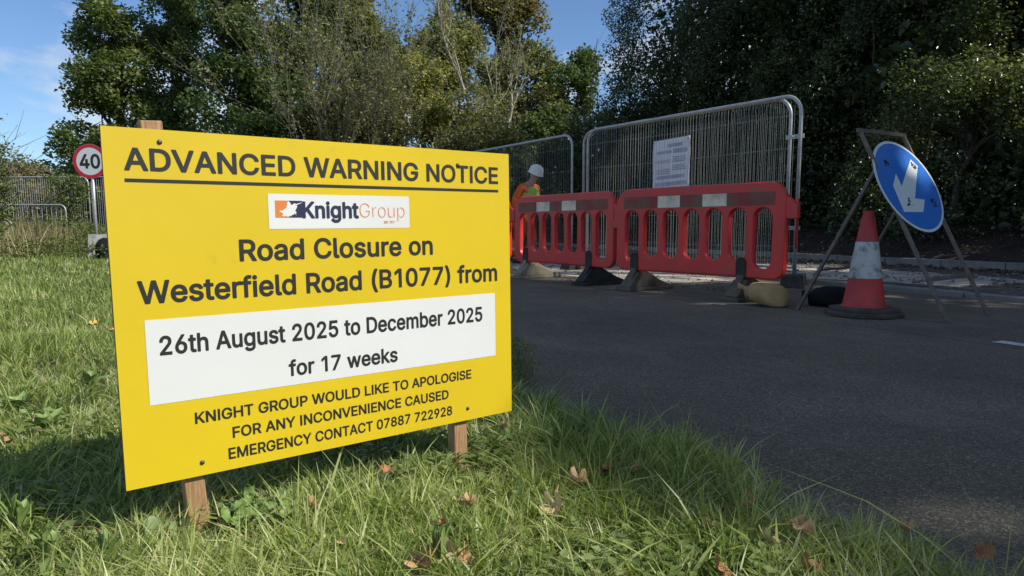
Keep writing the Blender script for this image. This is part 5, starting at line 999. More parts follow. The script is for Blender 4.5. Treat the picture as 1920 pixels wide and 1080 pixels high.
tree('bush', 'yellow green bush with bright leaves in the middle of the tree line', [lobe(800, 190, 23, 48, 62), lobe(820, 245, 22.5, 50, 50), lobe(785, 140, 23, 26, 30)], 9000, .12, G_yel, at(805, 23, 0), .09, cr=.38, nclump=70, group='bushes behind the notice board', cat='bush', seed=9, bark='bark_pale')
tree('bush', 'twiggy olive bush below the bare stems left of the yellow green bush', [lobe(660, 235, 22, 70, 55), lobe(715, 260, 22, 60, 50), lobe(610, 250, 22, 50, 50)], 12000, .10, G_brown, at(665, 22, 0), .08, cr=.42, nclump=90, group='bushes behind the notice board', cat='bush', seed=10, bark='bark_pale', twigs=3, nlimb=50)
tree('bush', 'dull green bush at the left, right above the top edge of the board', [lobe(540, 250, 22, 60, 50), lobe(480, 270, 22, 60, 45)], 9000, .11, G_dark, at(520, 22, 0), .08, cr=.42, nclump=70, group='bushes behind the notice board', cat='bush', seed=11)
tree('bush', 'mixed olive bush below the bare branched tree', [lobe(880, 235, 22, 55, 70), lobe(930, 270, 21.5, 60, 50), lobe(860, 290, 21, 60, 40)], 12000, .10, G_olive, at(890, 22, 0), .08, cr=.42, nclump=90, group='bushes behind the notice board', cat='bush', seed=12, bark='bark_pale', twigs=3, nlimb=50)
tree('green_tree', 'small ragged tree filling the gap left of the dark hedge, under the patch of sky', [lobe(1065, 190, 25, 48, 60), lobe(1030, 270, 24, 60, 60), lobe(1100, 140, 25.5, 26, 40), lobe(1000, 290, 24, 60, 50)], 14000, .13, G_dark, at(1060, 25, 0), .16, cr=.42, nclump=90, group=BG, seed=16)
# bare stems
def bare(label, px, d, stems, hpx, spread, seed, r0=.03, depth=4, lean=0.0):
    r = np.random.default_rng(seed); root = empty('bare_tree', at(px, d, 0), label, 'tree', 'pale bare trees and shrubs'); mb = MB()
    def grow(p, dr, ln, rr_, dep):
        pts = [p]; q = p; dd = dr.copy(); k = 4
        for i in range(k):
            dd = (dd + Vector(r.normal(0, .10, 3)) + Vector((0, 0, .04))).normalized(); q = q + dd * ln / k; pts.append(q)
        mb.tube(pts, [rr_ * (1 - .5 * i / k) for i in range(k + 1)], 5 if rr_ > .012 else 3, caps=False)
        if dep == 0: return
        for i in range(3 if dep > 1 else 4):
            j = r.integers(1, k + 1); sd_ = Vector(r.normal(0, spread, 3)); sd_.z = abs(sd_.z) * .7
            grow(pts[j], (dd + sd_).normalized(), ln * r.uniform(.5, .78), max(.0035, rr_ * (.62 if j > 2 else .5)), dep - 1)
    H = hpx * d / F_PX
    for s in range(stems):
        a = r.uniform(0, 6.28); o = Vector((math.cos(a), math.sin(a), 0)) * r.uniform(0, .5) * (stems > 1)
        grow(o, Vector((lean + r.normal(0, .18), r.normal(0, .18), 1)).normalized(), H * r.uniform(.42, .6), r0 * r.uniform(.7, 1.2), depth)
    mb.build('branches', M['bark_light'] if stems == 1 else M['bark_pale'], root, True)
    P = np.array(mb.V); P = P[rng.choice(len(P), min(len(P), 1500 + 500 * stems))]; P = P[P[:, 2] > H * .25] + rng.normal(0, .06, (int((P[:, 2] > H * .25).sum()), 3))
    V, T = leaves(P, .085); tri_arrays('sparse_leaves', V, T, G_olive, root)
    return root
bare('pale bare tree with fine branching in front of the brownish tree', 962, 22.5, 1, 500, .40, 21, r0=.085, depth=5, lean=.02)
bare('cluster of thin pale bare stems standing above the olive bush', 690, 21.5, 12, 440, .22, 22, r0=.020, depth=4)
bare('thin bare stems leaning left in front of the tall dark tree', 640, 21.0, 6, 400, .26, 23, r0=.018, depth=4, lean=-.18)
bare('short bare twigs between the two oaks and the olive bush', 760, 21.8, 5, 330, .28, 24, r0=.016, depth=4)
# low growth seen left of the board and under the far trees
tree('bush', 'dark bush beyond the left fence under the leftmost oak', [lobe(120, 400, 26, 70, 55), lobe(30, 395, 27, 70, 50), lobe(200, 390, 26, 60, 60)], 16000, .13, G_dark, at(110, 26, 0), .09, cr=.5, nclump=80, group='bushes beyond the left fence', cat='bush', seed=13)
tree('bush', 'reddish brown bush seen through the left fence', [lobe(95, 385, 24, 40, 30), lobe(60, 405, 24, 36, 26)], 3500, .11, G_brown, at(80, 24, 0), .07, cr=.4, nclump=40, group='bushes beyond the left fence', cat='bush', seed=14)
for k, (px, py, rx, ry, lab) in enumerate(((10, 322, 40, 34, 'distant tree at the far left edge of the horizon'), (62, 318, 42, 26, 'distant low tree left of the leftmost oak'), (-90, 300, 70, 60, 'distant tree beyond the left edge of the frame'))):
    tree('distant_tree', lab, [lobe(px, py, 58, rx, ry), lobe(px + 20, py + 30, 57, rx, ry), lobe(px - 10, py + 55, 57, rx, 40)], 9000, .26, G_dark if k != 1 else G_brown, at(px, 58, 0), .3, cr=1.0, nclump=50, group='distant trees on the horizon', seed=30 + k, nlimb=8)
def fill_wood(name, x0, x1, y0, y1, h, n, size, lm, label):
    P = np.stack([rng.uniform(x0, x1, n), rng.uniform(y0, y1, n), np.zeros(n)], 1)
    hh = h * (.75 + .25 * np.sin(P[:, 0] * 1.1) * np.cos(P[:, 1] * .7)); P[:, 2] = hh * rng.random(n) ** .8
    V, T = leaves(P, size); o = tri_arrays(name, V, T, lm); return tag(o, label, 'woodland' if False else None, kind='stuff')
fill_wood('undergrowth', -19, 3, 29, 34, 5.2, 30000, .24, G_dark, 'dark dense undergrowth filling the wood behind the trees')
fill_wood('undergrowth', -9, 3.5, 22.5, 27, 2.6, 16000, .15, G_dark, 'dark undergrowth below the bushes behind the board')
fill_wood('undergrowth', -2, 7, 23, 27.5, 4.6, 14000, .17, G_dark, 'dark undergrowth behind the worker and the farther fence panel')
fill_wood('undergrowth', -45, -17, 34, 40, 3.0, 9000, .28, G_dark, 'low dark growth along the field edge far left')

# shrub at the left edge with narrow leaves
tree('shrub', 'narrow leaved shrub cut by the left edge of the frame', [lobe(-14, 330, 12, 42, 60), lobe(-25, 400, 12, 42, 50), lobe(15, 300, 12, 22, 20), lobe(-6, 208, 12, 14, 18)], 5200, .070, leaf_mat('pale_narrow_leaves', [(.07, .10, .03), (.12, .16, .05), (.18, .22, .09), (.28, .30, .16)]), at(-40, 12, 0), .035, cr=.22, nclump=55, cat='shrub', seed=15, twigs=2, nlimb=40, bark='bark_pale')

# row of trees along the far side of the road
ROWG = 'tall trees along the far side of the road'
rowlab = {6: 'dark tree over the hedge behind the blue arrow sign', 9: 'dark tree over the hedge behind the traffic cone, top right', 12: 'dark tree over the hedge above the white notice sheet', 15: 'ragged dark tree over the hedge above the farther fence panel', 18: 'last dark tree of the row, its twigs against the patch of sky'}
NAMED = iter(['tall tree outside the right edge, %s' % t for t in ('last of the row behind the camera', 'second from the end of the row behind the camera', 'third from the end of the row behind the camera', 'fourth from the end of the row behind the camera', 'level with the near corner of the board', 'level with the far corner of the board', 'level with the white road marking', 'level with the traffic cone')])
for k, u in enumerate((-19, -16, -13, -10, -7, -4, -1, 2, 5.4, 8.6, 11.8, 15, 17.8)):
    n_ = 13.4 + .5 * math.sin(k * 2.1); x, y, _ = road(u, n_); k -= 2; top = 17.5 if u < 11 else (13.5 if u < 14 else (9.2 if u < 16 else 7.8))
    lobes_ = [(x, y, top * .62, 2.2, 2.3, top * .40), (x - .8 * NDIR[0] * 1.4, y - .8 * NDIR[1] * 1.4, top * .42, 1.7, 2.0, top * .30), (x + .6, y + .3, top * .30, 2.0, 2.2, top * .24)]
    if u < 6: lobes_ = [(x, y, 14.2, 2.7, 2.6, 4.2), (x - 1.0, y - .5, 11.5, 2.3, 2.4, 4.0), (x, y, 6.5, 2.2, 2.3, 4.2), (x + .6, y + .3, 4.5, 2.0, 2.2, 3.6)]
    lab = {6: 'dark tree over the hedge at the top right, above the blue arrow sign', 7: 'dark tree over the hedge above the right end of the mesh fence', 8: 'dark tree over the hedge above the white notice sheet', 9: 'shorter dark tree over the hedge above the middle of the fence', 10: 'last and lowest dark tree of the row, twigs against the sky'}.get(k)
    tree('shade_tree', lab or next(NAMED), lobes_, 22000 if k < 9 else 9000, .21 if k < 9 else .11, G_ivy if k > 5 else G_dark, (x, y, .8), .22, cr=.75, nclump=80, group=ROWG if lab else 'tall trees outside the right edge', gaps=True, nlimb=14, seed=50 + k, shell=.25)
# dense hedge face
n = 120000; u = rng.uniform(3.5, 20.5, n); z = .35 + 7.0 * rng.random(n) ** .9
top = np.where(u > 16, 7.6 - (u - 16) * 1.15, 9.0); top = top + .7 * np.sin(u * 2.3) + .4 * np.sin(u * 5.1)
bul = .55 * np.sin(u * 1.25 + 1.0) * np.sin(z * 1.3 + u * .4) + .30 * np.sin(u * 3.3 + z * 2.2) + .16 * np.sin(u * 7 - z * 6)
nn_ = 11.25 - bul + np.abs(rng.normal(0, .34, n)) + .35 * np.maximum(0, .9 - z)
P = np.stack([u * UDIR[0] + nn_ * NDIR[0], u * UDIR[1] + nn_ * NDIR[1], z], 1); P = P[z < top]
P = P[light_gaps(P)]
hedge = empty('hedge', road(12, 11.4), 'dense dark ivy covered hedge on the soil bank beyond the footway', 'hedge')
V, T = leaves(P, .062, up=.15); V -= np.array(road(12, 11.4))[None]; tri_arrays('foliage', V, T, G_ivy, hedge)['kind'] = 'stuff'
mb = MB()
for k in range(22):
    x, y, _ = road(rng.uniform(3.5, 20), rng.uniform(11.8, 12.6)); x -= road(12, 11.4)[0]; y -= road(12, 11.4)[1]; h = rng.uniform(2.5, 6)
    pts = [(x, y, .3)]; 
    for i in range(5): pts.append((pts[-1][0] + rng.normal(0, .13), pts[-1][1] + rng.normal(0, .13), pts[-1][2] + h / 5))
    mb.tube(pts, [.035 * (1 - .15 * i) for i in range(6)], 5, caps=False)
mb.build('stems', M['bark'], hedge, True)
# dark core growth so no daylight leaks through low down
n = 50000; u = rng.uniform(0, 21, n); w = rng.uniform(12.0, 15.5, n); z = .2 + 6.6 * rng.random(n) * np.where(u > 17, .6, 1)
P = np.stack([u * UDIR[0] + w * NDIR[0], u * UDIR[1] + w * NDIR[1], z], 1); P = P[light_gaps(P)]
V, T = leaves(P, .20, up=.2); o = tri_arrays('inner_growth', V - np.array(road(12, 11.4))[None], T, G_ivy, hedge); o['kind'] = 'stuff'
n = 30000; u = rng.uniform(-2, 24, n); w = rng.uniform(15.5, 20, n); z = .3 + 7.5 * rng.random(n) * np.where(u > 17, .6, 1)
P = np.stack([u * UDIR[0] + w * NDIR[0], u * UDIR[1] + w * NDIR[1], z], 1); P = P[light_gaps(P)]
V, T = leaves(P, .36, up=.1); tag(tri_arrays('woodland', V, T, G_dark), 'dark woodland behind the hedge beyond the road', kind='stuff')

tree('sun_patch_bush', 'added pale ivy bush standing in for the sunlit patch of hedge above the blue arrow sign', [lobe(1735, 195, 11.3, 75, 70), lobe(1850, 170, 11.0, 80, 55), lobe(1680, 260, 11.8, 45, 45), lobe(1905, 225, 10.8, 40, 34), lobe(1800, 60, 11.6, 45, 40)], 11500, .062, leaf_mat('painted_sunlit_ivy', [(.035,.055,.022),(.075,.105,.038),(.15,.18,.07),(.32,.34,.19)], rough=.3, spec=.6, trans=.3, clump=1.0), (7.3, 11.9, .9), .05, cr=.30, nclump=130, cat='bush', seed=17, nlimb=30, twigs=0)  # added bush, sunlight on the hedge put into its paler leaves
# leaf litter on the bank
n = 3000; u = rng.uniform(2, 20, n); w = rng.uniform(9.6, 12.0, n)
P = np.stack([u * UDIR[0] + w * NDIR[0], u * UDIR[1] + w * NDIR[1], np.where(w > 10.5, .14 + .95 * (1 - np.exp(-(w - 10.5) / 2.2)), .045)], 1)
V, T = leaves(P, .07, up=3, fold=.2)
tag(tri_arrays('leaf_litter', V, T, leaf_mat('dead_leaves', [(.05, .03, .018), (.10, .06, .03), (.17, .11, .055), (.24, .17, .09)], trans=.1)), 'dead brown leaves strewn under the hedge and on the bank', kind='stuff')

# ------------------------------------------------------------------ grass
def blades(P, h, w, lean, az, seg, bend=.6, twist=None):
    """tapering ribbons; P (n,3)"""
    n = len(P); dr = np.stack([np.cos(az), np.sin(az), np.zeros(n)], 1)
    fa = az + math.pi / 2 + rng.normal(0, .7, n); sd_ = np.stack([np.cos(fa), np.sin(fa), rng.normal(0, .25, n)], 1)
    Vs = []
    for k in range(seg + 1):
        t = k / seg
        c = P + dr * (h * lean * (t ** 1.7))[:, None] + np.array([0, 0, 1.])[None] * (h * (t - bend * .35 * lean * t * t))[:, None]
        if k < seg:
            ww = (w * (1 - .55 * t))[:, None] * .5
            Vs += [c - sd_ * ww, c + sd_ * ww]
        else: Vs.append(c)
    m = len(Vs); V = np.stack(Vs, 1).reshape(-1, 3); T = []
    for k in range(seg - 1): a = 2 * k; T += [[a, a + 1, a + 3], [a, a + 3, a + 2]]
    a = 2 * (seg - 1); T.append([a, a + 1, a + 2]); T = np.array(T)
    return V, (T[None] + m * np.arange(n)[:, None, None]).reshape(-1, 3)
grass_m = leaf_mat('grass_blades', [(.065,.110,.022),(.150,.215,.048),(.270,.345,.085),(.43,.48,.18),(.60,.58,.33)], rough=.42, trans=.35, clump=2.3, spec=.5, tcol=(1.3, 1.5, .6))
def edge_n(u): return 1.22 + .035 * np.sin(u * 2.1) + .05 * np.sin(u * 4.3 + 2) + .04 * np.sin(u * 9 + 1)
def field(n, d0, d1, a0=-52, a1=50):
    d = np.exp(rng.uniform(math.log(d0), math.log(d1), n)); a = np.radians(rng.uniform(a0, a1, n))
    x, y = d * np.sin(a), d * np.cos(a); u = x * UDIR[0] + y * UDIR[1]; w = x * NDIR[0] + y * NDIR[1]
    k = (w < edge_n(u) + rng.normal(0, .035, n)); return x[k], y[k], d[k], u[k], w[k]
def patch(x, y, s=1.0, ph=0): return .5 + .5 * np.sin(x * 3.1 * s + 1.3 + ph + np.sin(y * 2.3 * s)) * np.sin(y * 2.7 * s + .4 + 1.2 * np.sin(x * 1.9 * s + ph))
# near sward: blades splay out of small tufts
x0_, y0_, d0_, u0_, w0_ = field(15500, .72, 5.0)
nb = rng.integers(7, 24, len(x0_)); ti = np.repeat(np.arange(len(x0_)), nb)
tl = rng.lognormal(0, .32, len(x0_)); tr_ = rng.uniform(.008, .026, len(x0_)) * (1 + .12 * d0_); ta = rng.uniform(0, 6.283, len(x0_)); tb = rng.uniform(.2, 1.0, len(x0_))
oa = rng.uniform(0, 6.283, len(ti)); orr = np.sqrt(rng.random(len(ti))) * tr_[ti]
x = x0_[ti] + orr * np.cos(oa); y = y0_[ti] + orr * np.sin(oa); d = d0_[ti]; w = w0_[ti]
near_edge = np.clip((w - .65) / .5, 0, 1)
h = (.028 + .030 * patch(x, y, 1.6) + np.clip((w0_[ti] > 0) * .006 + .026 * np.clip(u0_[ti] - 1.2, 0, 1), 0, .03) * near_edge * (.4 + patch(x, y, 2.2, 1))) * tl[ti] * rng.lognormal(0, .25, len(x))
for sx_, sy_ in ((-.60, 1.42), (-.10, 1.80)):
    h *= 1 - .72 * np.exp(-(((x - sx_ + .0) / .10) ** 2 + ((y - sy_) / .14) ** 2))
lean = np.abs(rng.normal(.25, .3, len(x))) + .75 * orr / tr_[ti] * rng.uniform(.4, 1.3, len(x))
az = np.where(rng.random(len(x)) < .3, ta[ti] + rng.normal(0, .5, len(x)), oa + rng.normal(0, .5, len(x)))
V, T = blades(np.stack([x, y, np.zeros(len(x))], 1), h, rng.lognormal(math.log(.0030), .42, len(x)).clip(.0013, .008) * (1 + .10 * d), lean, az, 3)
tag(tri_arrays('grass', V, T, grass_m), 'thick green grass of the near verge round the notice board', kind='stuff')
# long coarse blades
x, y, d, u, w = field(7000, .8, 5)
k = (w < .95) | (u > 2.6); x, y, d = x[k], y[k], d[k]
V, T = blades(np.stack([x, y, np.zeros(len(x))], 1), rng.uniform(.05, .12, len(x)), rng.uniform(.003, .006, len(x)), np.abs(rng.normal(.8, .35, len(x))), rng.uniform(0, 6.283, len(x)), 4)
tag(tri_arrays('grass', V, T, grass_m), 'longer coarse blades standing out of the near verge', kind='stuff')
# field beyond
x, y, d, u, w = field(130000, 4.0, 19, -56, 30)
h = (.045 + .05 * patch(x, y, .8)) * rng.lognormal(0, .3, len(x))
V, T = blades(np.stack([x, y, np.zeros(len(x))], 1), h, rng.uniform(.004, .008, len(x)) * (.5 + .16 * d), np.abs(rng.normal(.5, .4, len(x))), rng.uniform(0, 6.283, len(x)), 2)
tag(tri_arrays('grass', V, T, grass_m), 'mown green grass of the field behind the board', kind='stuff')
# dead thatch lying in the sward
x, y, d, u, w = field(16000, .75, 7)
V, T = blades(np.stack([x, y, rng.uniform(.004, .03, len(x))], 1), rng.uniform(.02, .06, len(x)), rng.uniform(.0014, .003, len(x)) * (1 + .12 * d), rng.uniform(.8, 2.2, len(x)), rng.uniform(0, 6.283, len(x)), 2)
tag(tri_arrays('dead_thatch', V, T, leaf_mat('straw', [(.20, .15, .07), (.34, .28, .14), (.50, .43, .26), (.60, .55, .38)], trans=.15)), 'dead straw coloured stems caught low in the green grass', kind='stuff')
# small broad leaved weeds in the sward
clover_m = leaf_mat('ground_weed_leaves', [(.075,.130,.028),(.140,.205,.050),(.220,.290,.085),(.34,.40,.17)], trans=.3, clump=3, rough=.45)
x, y, d, u, w = field(46000, .8, 12)
k = (patch(x, y, 1.1, 2) > .62) | (rng.random(len(x)) < .10); k &= (w < 1.0); x, y, d = x[k], y[k], d[k]
V, T = leaves(np.stack([x, y, rng.uniform(.015, .06, len(x))], 1), .026 * (1 + .07 * d)[:, None][:, 0], up=2.2, asp=.30, fold=.08)
tag(tri_arrays('ground_weeds', V, T, clover_m), 'small broad leaved weeds growing through the grass', kind='stuff')
# tall weeds before the left fence
wx = rng.uniform(-17, -6.2, 26000); wy = rng.uniform(13.2, 19.5, 26000) + .4 * np.sin(wx * 2); hgt = (.32 + .62 * patch(wx, wy, .5, 1)) * (.4 + .6 * np.clip((wy - 13) / 3, 0, 1))
k = (wx * NDIR[0] + wy * NDIR[1] < 1.0); wx, wy, hgt = wx[k], wy[k], hgt[k]
V, T = leaves(np.stack([wx, wy, hgt * rng.random(len(wx)) ** .7], 1), .075, up=.6, asp=.22)
tag(tri_arrays('tall_weeds', V, T, G_weed), 'tangle of green weeds along the left fence', kind='stuff')
dry_m = leaf_mat('dry_stems', [(.16, .13, .06), (.27, .22, .11), (.38, .32, .18), (.48, .42, .27)], trans=.2, clump=1)
wx = rng.uniform(-17, -9.5, 5200); wy = rng.uniform(13.0, 18.5, 5200)
V, T = blades(np.stack([wx, wy, np.zeros(5200)], 1), rng.uniform(.4, 1.15, 5200) * (.5 + .5 * patch(wx, wy, .6, 2)), rng.uniform(.008, .018, 5200), np.abs(rng.normal(.3, .2, 5200)), rng.uniform(0, 6.283, 5200), 3)
tag(tri_arrays('dry_grass', V, T, dry_m), 'tall dry beige stems among the weeds at the left', kind='stuff')
# climbers on the left fence
for k, (px, dens, hh, lab) in enumerate(((108, 650, 1.95, 'leafy climber with pale flowers on the left fence'), (143, 900, 2.0, 'denser climber on the left fence next to the 40 sign pole'), (15, 900, 1.1, 'low climber at the foot of the left fence near the frame edge'))):
    x0 = (px - 960) / F_PX * 19.6; root = empty('climbing_plant', (x0, 19.75, 0), lab, 'climbing plant', 'climbers on the left fence')
    z = hh * rng.random(dens) ** .8; P = np.stack([rng.normal(0, .16, dens) * (1.9 - .6 * z) + .12 * np.sin(z * 5), rng.normal(0, .07, dens), z + .05], 1)
    V, T = leaves(P, .085, up=.2); tri_arrays('foliage', V, T, G_weed, root)
    mb = MB()
    for q in range(6):
        ph = rng.uniform(0, 6); mb.tube([(.12 * math.sin(ph + t * 5) * (.6 + t), .02 * math.cos(ph), t * hh) for t in np.linspace(0, 1, 10)], .008, 4, caps=False)
    mb.build('stems', M['bark_pale'], root)
# seeding weeds at the verge edge right of the board
weed_root_m = leaf_mat('wispy_weed', [(.07, .10, .03), (.13, .17, .06), (.20, .22, .10), (.30, .28, .15)], trans=.25)
n = 700; c = np.array([px_at(q, 705)[:2] for q in rng.uniform(955, 1120, n)]); u_ = rng.normal(0, .06, n)
x = c[:, 0] + rng.normal(0, .06, n); y = c[:, 1] + rng.normal(0, .12, n); k = x * NDIR[0] + y * NDIR[1] < 1.33; x, y = x[k], y[k]
V1, T1 = blades(np.stack([x, y, np.zeros(len(x))], 1), rng.uniform(.07, .17, len(x)), rng.uniform(.002, .004, len(x)), np.abs(rng.normal(.25, .15, len(x))), rng.uniform(0, 6.28, len(x)), 3)
m = 1300; j = rng.integers(0, len(x), m); P = np.stack([x[j] + rng.normal(0, .012, m), y[j] + rng.normal(0, .012, m), rng.uniform(.05, .17, m)], 1)
V2, T2 = leaves(P, .010, up=.2)
tag(tri_arrays('seeding_weeds', np.concatenate([V1, V2]), np.concatenate([T1, T2 + len(V1)]), weed_root_m), 'wispy seeding weeds at the road edge right of the board', kind='stuff')

# ------------------------------------------------------------------ broad leaved plants and fallen leaves
def big_leaf(L, W, curl, wave, serr, seed, nl=9, nw=6):
    r = np.random.default_rng(seed); V = []; Fc = []; ph = r.uniform(0, 6.28, 3)
    for i in range(nl + 1):
        t = i / nl; wd = W * (math.sin(math.pi * min(1, t * 1.02) ** .75) ** .8 + .02) * (1 + serr * math.sin(t * 26 + ph[0]))
        zc = L * (.55 * math.sin(t * curl) - .1 * t)
        for j in range(nw + 1):
            s = (j / nw - .5) * 2
            V.append((t * L * math.cos(curl * t * .35), s * wd * .5, zc + abs(s) * wd * .22 + wave * L * math.sin(t * 9 + s * 3 + ph[1]) * abs(s)))
    for i in range(nl):
        for j in range(nw): a = i * (nw + 1) + j; Fc.append((a, a + 1, a + nw + 2, a + nw + 1))
    return V, Fc
M['dock'] = mat('dock_leaf', (.20, .29, .08), .5, noise=(14, 5, .35, .7), col2=(.13, .21, .055))
M['dock_pale'] = mat('pale_leaf', (.26, .33, .15), .5, noise=(16, 5, .35, .7), col2=(.18, .26, .09))
def rosette(name, px, py, n, L, W, m, label, z=.03, tilt=(25, 60), seed=1, group=None, az=(0, 360)):
    r = np.random.default_rng(seed); p = px_at(px, py, z); root = empty(name, (p[0], p[1], 0), label, 'plant', group)
    for k in range(n):
        V, Fc = big_leaf(L * r.uniform(.7, 1.15), W * r.uniform(.8, 1.2), r.uniform(.8, 1.7), .03, .07, seed * 31 + k)
        o = poly_mesh('leaf', V, Fc, m, root, True)
        o.rotation_euler = (r.normal(0, .15), -rad(r.uniform(*tilt)), rad(az[0] + (az[1] - az[0]) * (k + r.uniform(-.3, .3)) / n)); o.location = (0, 0, z * .6)
    return root
rosette('dock_plant', 36, 985, 7, .075, .030, M['dock'], 'dock plant with upright leaves in the bottom left corner', seed=1, tilt=(30, 75))
rosette('broad_leaf_plant', 288, 1000, 2, .062, .042, M['dock_pale'], 'pale jagged leaves in the sun left of the near stake', seed=2, tilt=(50, 75), z=.03)
rosette('broad_leaf_plant', 332, 1000, 2, .055, .026, M['dock_pale'], 'single upright pale leaf tight against the near stake', seed=3, tilt=(65, 85), z=.03)
rosette('dock_plant', 90, 1040, 7, .07, .02, M['dock'], 'narrow leaved plant at the bottom left edge of the photo', seed=4)
rosette('dock_plant', 200, 1035, 6, .06, .018, M['dock'], 'small toothed plant left of the near stake at the bottom', seed=5)
rosette('dock_plant', 90, 800, 9, .075, .030, M['dock'], 'flat dock plant in the sunny field at the left', seed=6, tilt=(10, 35))
rosette('dock_plant', 40, 760, 9, .07, .030, M['dock'], 'broad plant nearest the left edge in the sunny field', seed=7, tilt=(10, 40))
rosette('dock_plant', 170, 720, 9, .08, .032, M['dock'], 'broad plant in the sunny field beside the left edge of the board', seed=8, tilt=(10, 40))
rosette('dock_plant', 820, 1065, 9, .095, .012, M['dock'], 'tuft of arching strap leaves at the bottom centre', seed=9, tilt=(35, 75))
def ivy_patch(px0, px1, py0, py1, n, label, seed):
    r = np.random.default_rng(seed); p = px_at((px0 + px1) / 2, (py0 + py1) / 2, .03); root = empty('ground_ivy', (p[0], p[1], 0), label, 'plant')
    base = None
    for k in range(n):
        q = px_at(r.uniform(px0, px1), r.uniform(py0, py1), .03)
        if base is None:
            V = [(0, 0, 0)]; Fc = []; m_ = 15
            for i in range(m_): a = 2 * math.pi * i / m_; rr_ = .014 * (1 + .28 * math.cos(5 * a)) * (.45 + .55 * abs(math.sin(a / 2 + .2))); V.append((rr_ * math.cos(a), rr_ * math.sin(a), .003 * math.cos(3 * a)))
            for i in range(m_): Fc.append((0, 1 + i, 1 + (i + 1) % m_))
            o = base = poly_mesh('leaf', V, Fc, M['dock'], root, True)
        else: o = base.copy(); COL.objects.link(o); o.parent = root
        o.location = (q[0] - p[0], q[1] - p[1], r.uniform(.03, .065)); o.rotation_euler = (r.normal(0, .5), r.normal(0, .5), r.uniform(0, 6.28)); s = r.uniform(.7, 1.5); o.scale = (s, s, s)
    return root
ivy_patch(415, 545, 945, 1000, 110, 'patch of small lobed ivy leaves right of the near stake', 1)
M['leaf_tan'] = mat('dead_leaf_tan', (.58, .37, .18), .7, noise=(30, 5, .35, .7), col2=(.27, .14, .06))
M['leaf_brown'] = mat('dead_leaf_brown', (.42, .20, .08), .7, noise=(30, 5, .35, .7), col2=(.15, .065, .03))
M['leaf_cream'] = mat('dead_leaf_cream', (.68, .56, .33), .7, noise=(30, 5, .35, .7), col2=(.40, .28, .13))
M['leaf_yellow'] = mat('dead_leaf_yellow', (.62, .42, .08), .7, noise=(30, 5, .35, .7), col2=(.45, .25, .05))
def fallen_leaf(px, py, s, tone, label, tilt=30, seed=0, z=.05):
    r = np.random.default_rng(seed + 100); p = px_at(px, py, z); m_ = 40; V = [(0, 0, 0)]; Fc = []; ph = r.uniform(0, 6.28)
    rings = 4; cu = r.uniform(1.4, 3.0)
    for q in range(1, rings + 1):
        for i in range(m_):
            a = 2 * math.pi * i / m_
            lobe_ = .64 + .22 * abs(math.cos(2.5 * a)) ** 1.1 + .035 * math.cos(15 * a)
            if abs(a - math.pi) < .25: lobe_ *= .55
            rr_ = s * lobe_ * q / rings * (.5)
            x, y = rr_ * math.cos(a), rr_ * math.sin(a)
            zz = cu * (x * x * 1.2 + y * y * .5) / s + .10 * s * math.sin(5 * a + ph) * (q / rings) ** 2 + .03 * s * math.sin(3 * a + 9 * q)
            V.append((x, y, zz))
    for i in range(m_): Fc.append((0, 1 + i, 1 + (i + 1) % m_))
    for q in range(rings - 1):
        for i in range(m_): a = 1 + q * m_ + i; b = 1 + q * m_ + (i + 1) % m_; Fc.append((a, a + m_, b + m_, b))
    root = empty('fallen_leaf', (p[0], p[1], p[2] + s * .15), label, 'leaf', 'dead leaves lying in the grass'); root.rotation_euler = (rad(r.normal(0, 12)), rad(-tilt) * r.choice((-1, 1)), r.uniform(0, 6.28))
    poly_mesh('blade', V, Fc, M['leaf_' + tone], root, True)
    MB().tube([(-s * .2, 0, .01 * s), (-s * .5, .01 * s, .08 * s), (-s * .75, .05 * s, .2 * s)], [.0016, .0013, .0011], 5).build('stalk', M['leaf_' + tone], root)
    return root
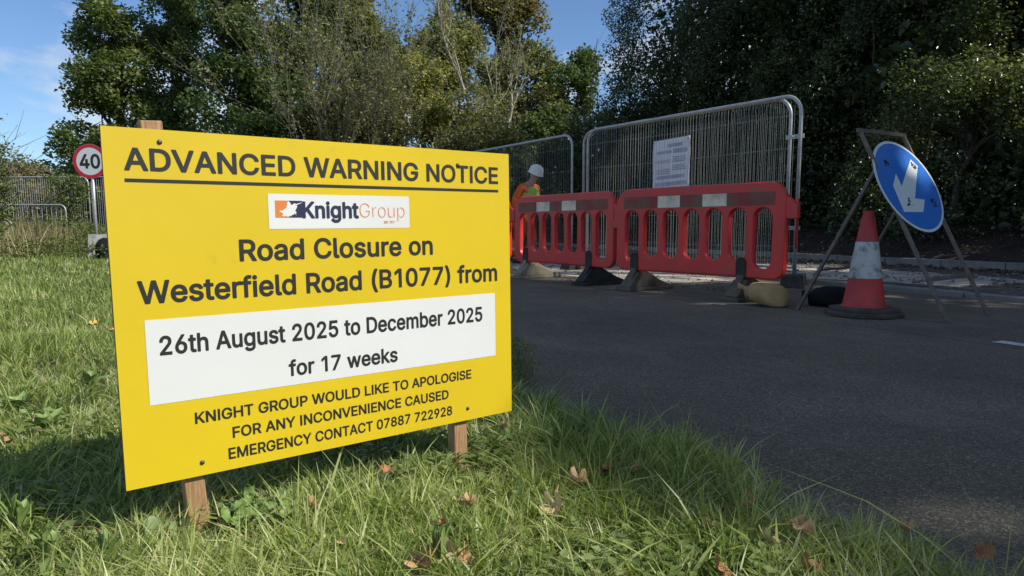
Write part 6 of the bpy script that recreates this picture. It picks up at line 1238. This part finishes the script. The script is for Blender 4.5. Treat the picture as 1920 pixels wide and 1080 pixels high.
for i, a in enumerate((
        (722, 888, .040, 'brown', 'brown leaf at the edge of the board shadow'),
        (1085, 912, .066, 'tan', 'large upright orange brown leaf right of the board', 70),
        (1040, 958, .060, 'cream', 'crumpled cream leaf below the upright orange brown one', 50),
        (1138, 888, .045, 'brown', 'brown leaf on the shade line right of the upright leaf'),
        (1196, 882, .040, 'tan', 'dull leaf in the shaded grass near the road', 50),
        (1042, 938, .03, 'tan', 'small tan leaf between the upright leaf and the crumpled one'),
        (880, 950, .05, 'tan', 'folded tan leaf below the right stake', 50),
        (862, 940, .03, 'cream', 'small cream leaf next to the folded tan leaf'),
        (583, 956, .042, 'tan', 'orange tan leaf between the two stakes', 50),
        (800, 1064, .062, 'tan', 'big curled orange leaf at the bottom centre', 40),
        (832, 1044, .058, 'cream', 'big cream leaf beside the curled orange one at the bottom', 60),
        (870, 1050, .036, 'tan', 'small tan leaf right of the cream one at the bottom', 50),
        (948, 806, .045, 'tan', 'pale brown leaf in the grass right under the board corner'),
        (1412, 948, .048, 'tan', 'tan leaf standing upright on the shade line, lower right', 75),
        (1502, 998, .058, 'tan', 'long pinkish tan leaf in the sun, lower right', 15),
        (1440, 1020, .045, 'cream', 'curled pale leaf left of the long pinkish one', 45),
        (1322, 994, .040, 'tan', 'small tan leaf in bright grass, lower right of centre', 40),
        (1345, 1072, .050, 'brown', 'dark red brown leaf cut by the bottom edge', 50),
        (1512, 1074, .045, 'brown', 'brown leaf at the bottom edge, right of the red brown one', 30),
        (1700, 1000, .040, 'tan', 'faint leaf in the shaded grass near the road edge, right', 30),
        (1845, 1046, .048, 'brown', 'dull brown leaf in the shaded grass, far lower right', 40),
        (8, 832, .05, 'tan', 'orange leaf at the left edge above the board shadow', 40),
        (175, 612, .07, 'yellow', 'yellow leaf far back in the field by the board edge', 20),
        (205, 624, .08, 'tan', 'tan leaf touching the left edge of the board, far back', 20),
        (642, 1020, .022, 'cream', 'tiny pale leaf in the grass below the board centre', 30),
        (830, 985, .026, 'brown', 'tiny brown leaf scrap above the curled orange leaf', 20))):
    fallen_leaf(a[0], a[1], a[2] * .98, a[3], a[4], a[5] if len(a) > 5 else 30, seed=i)
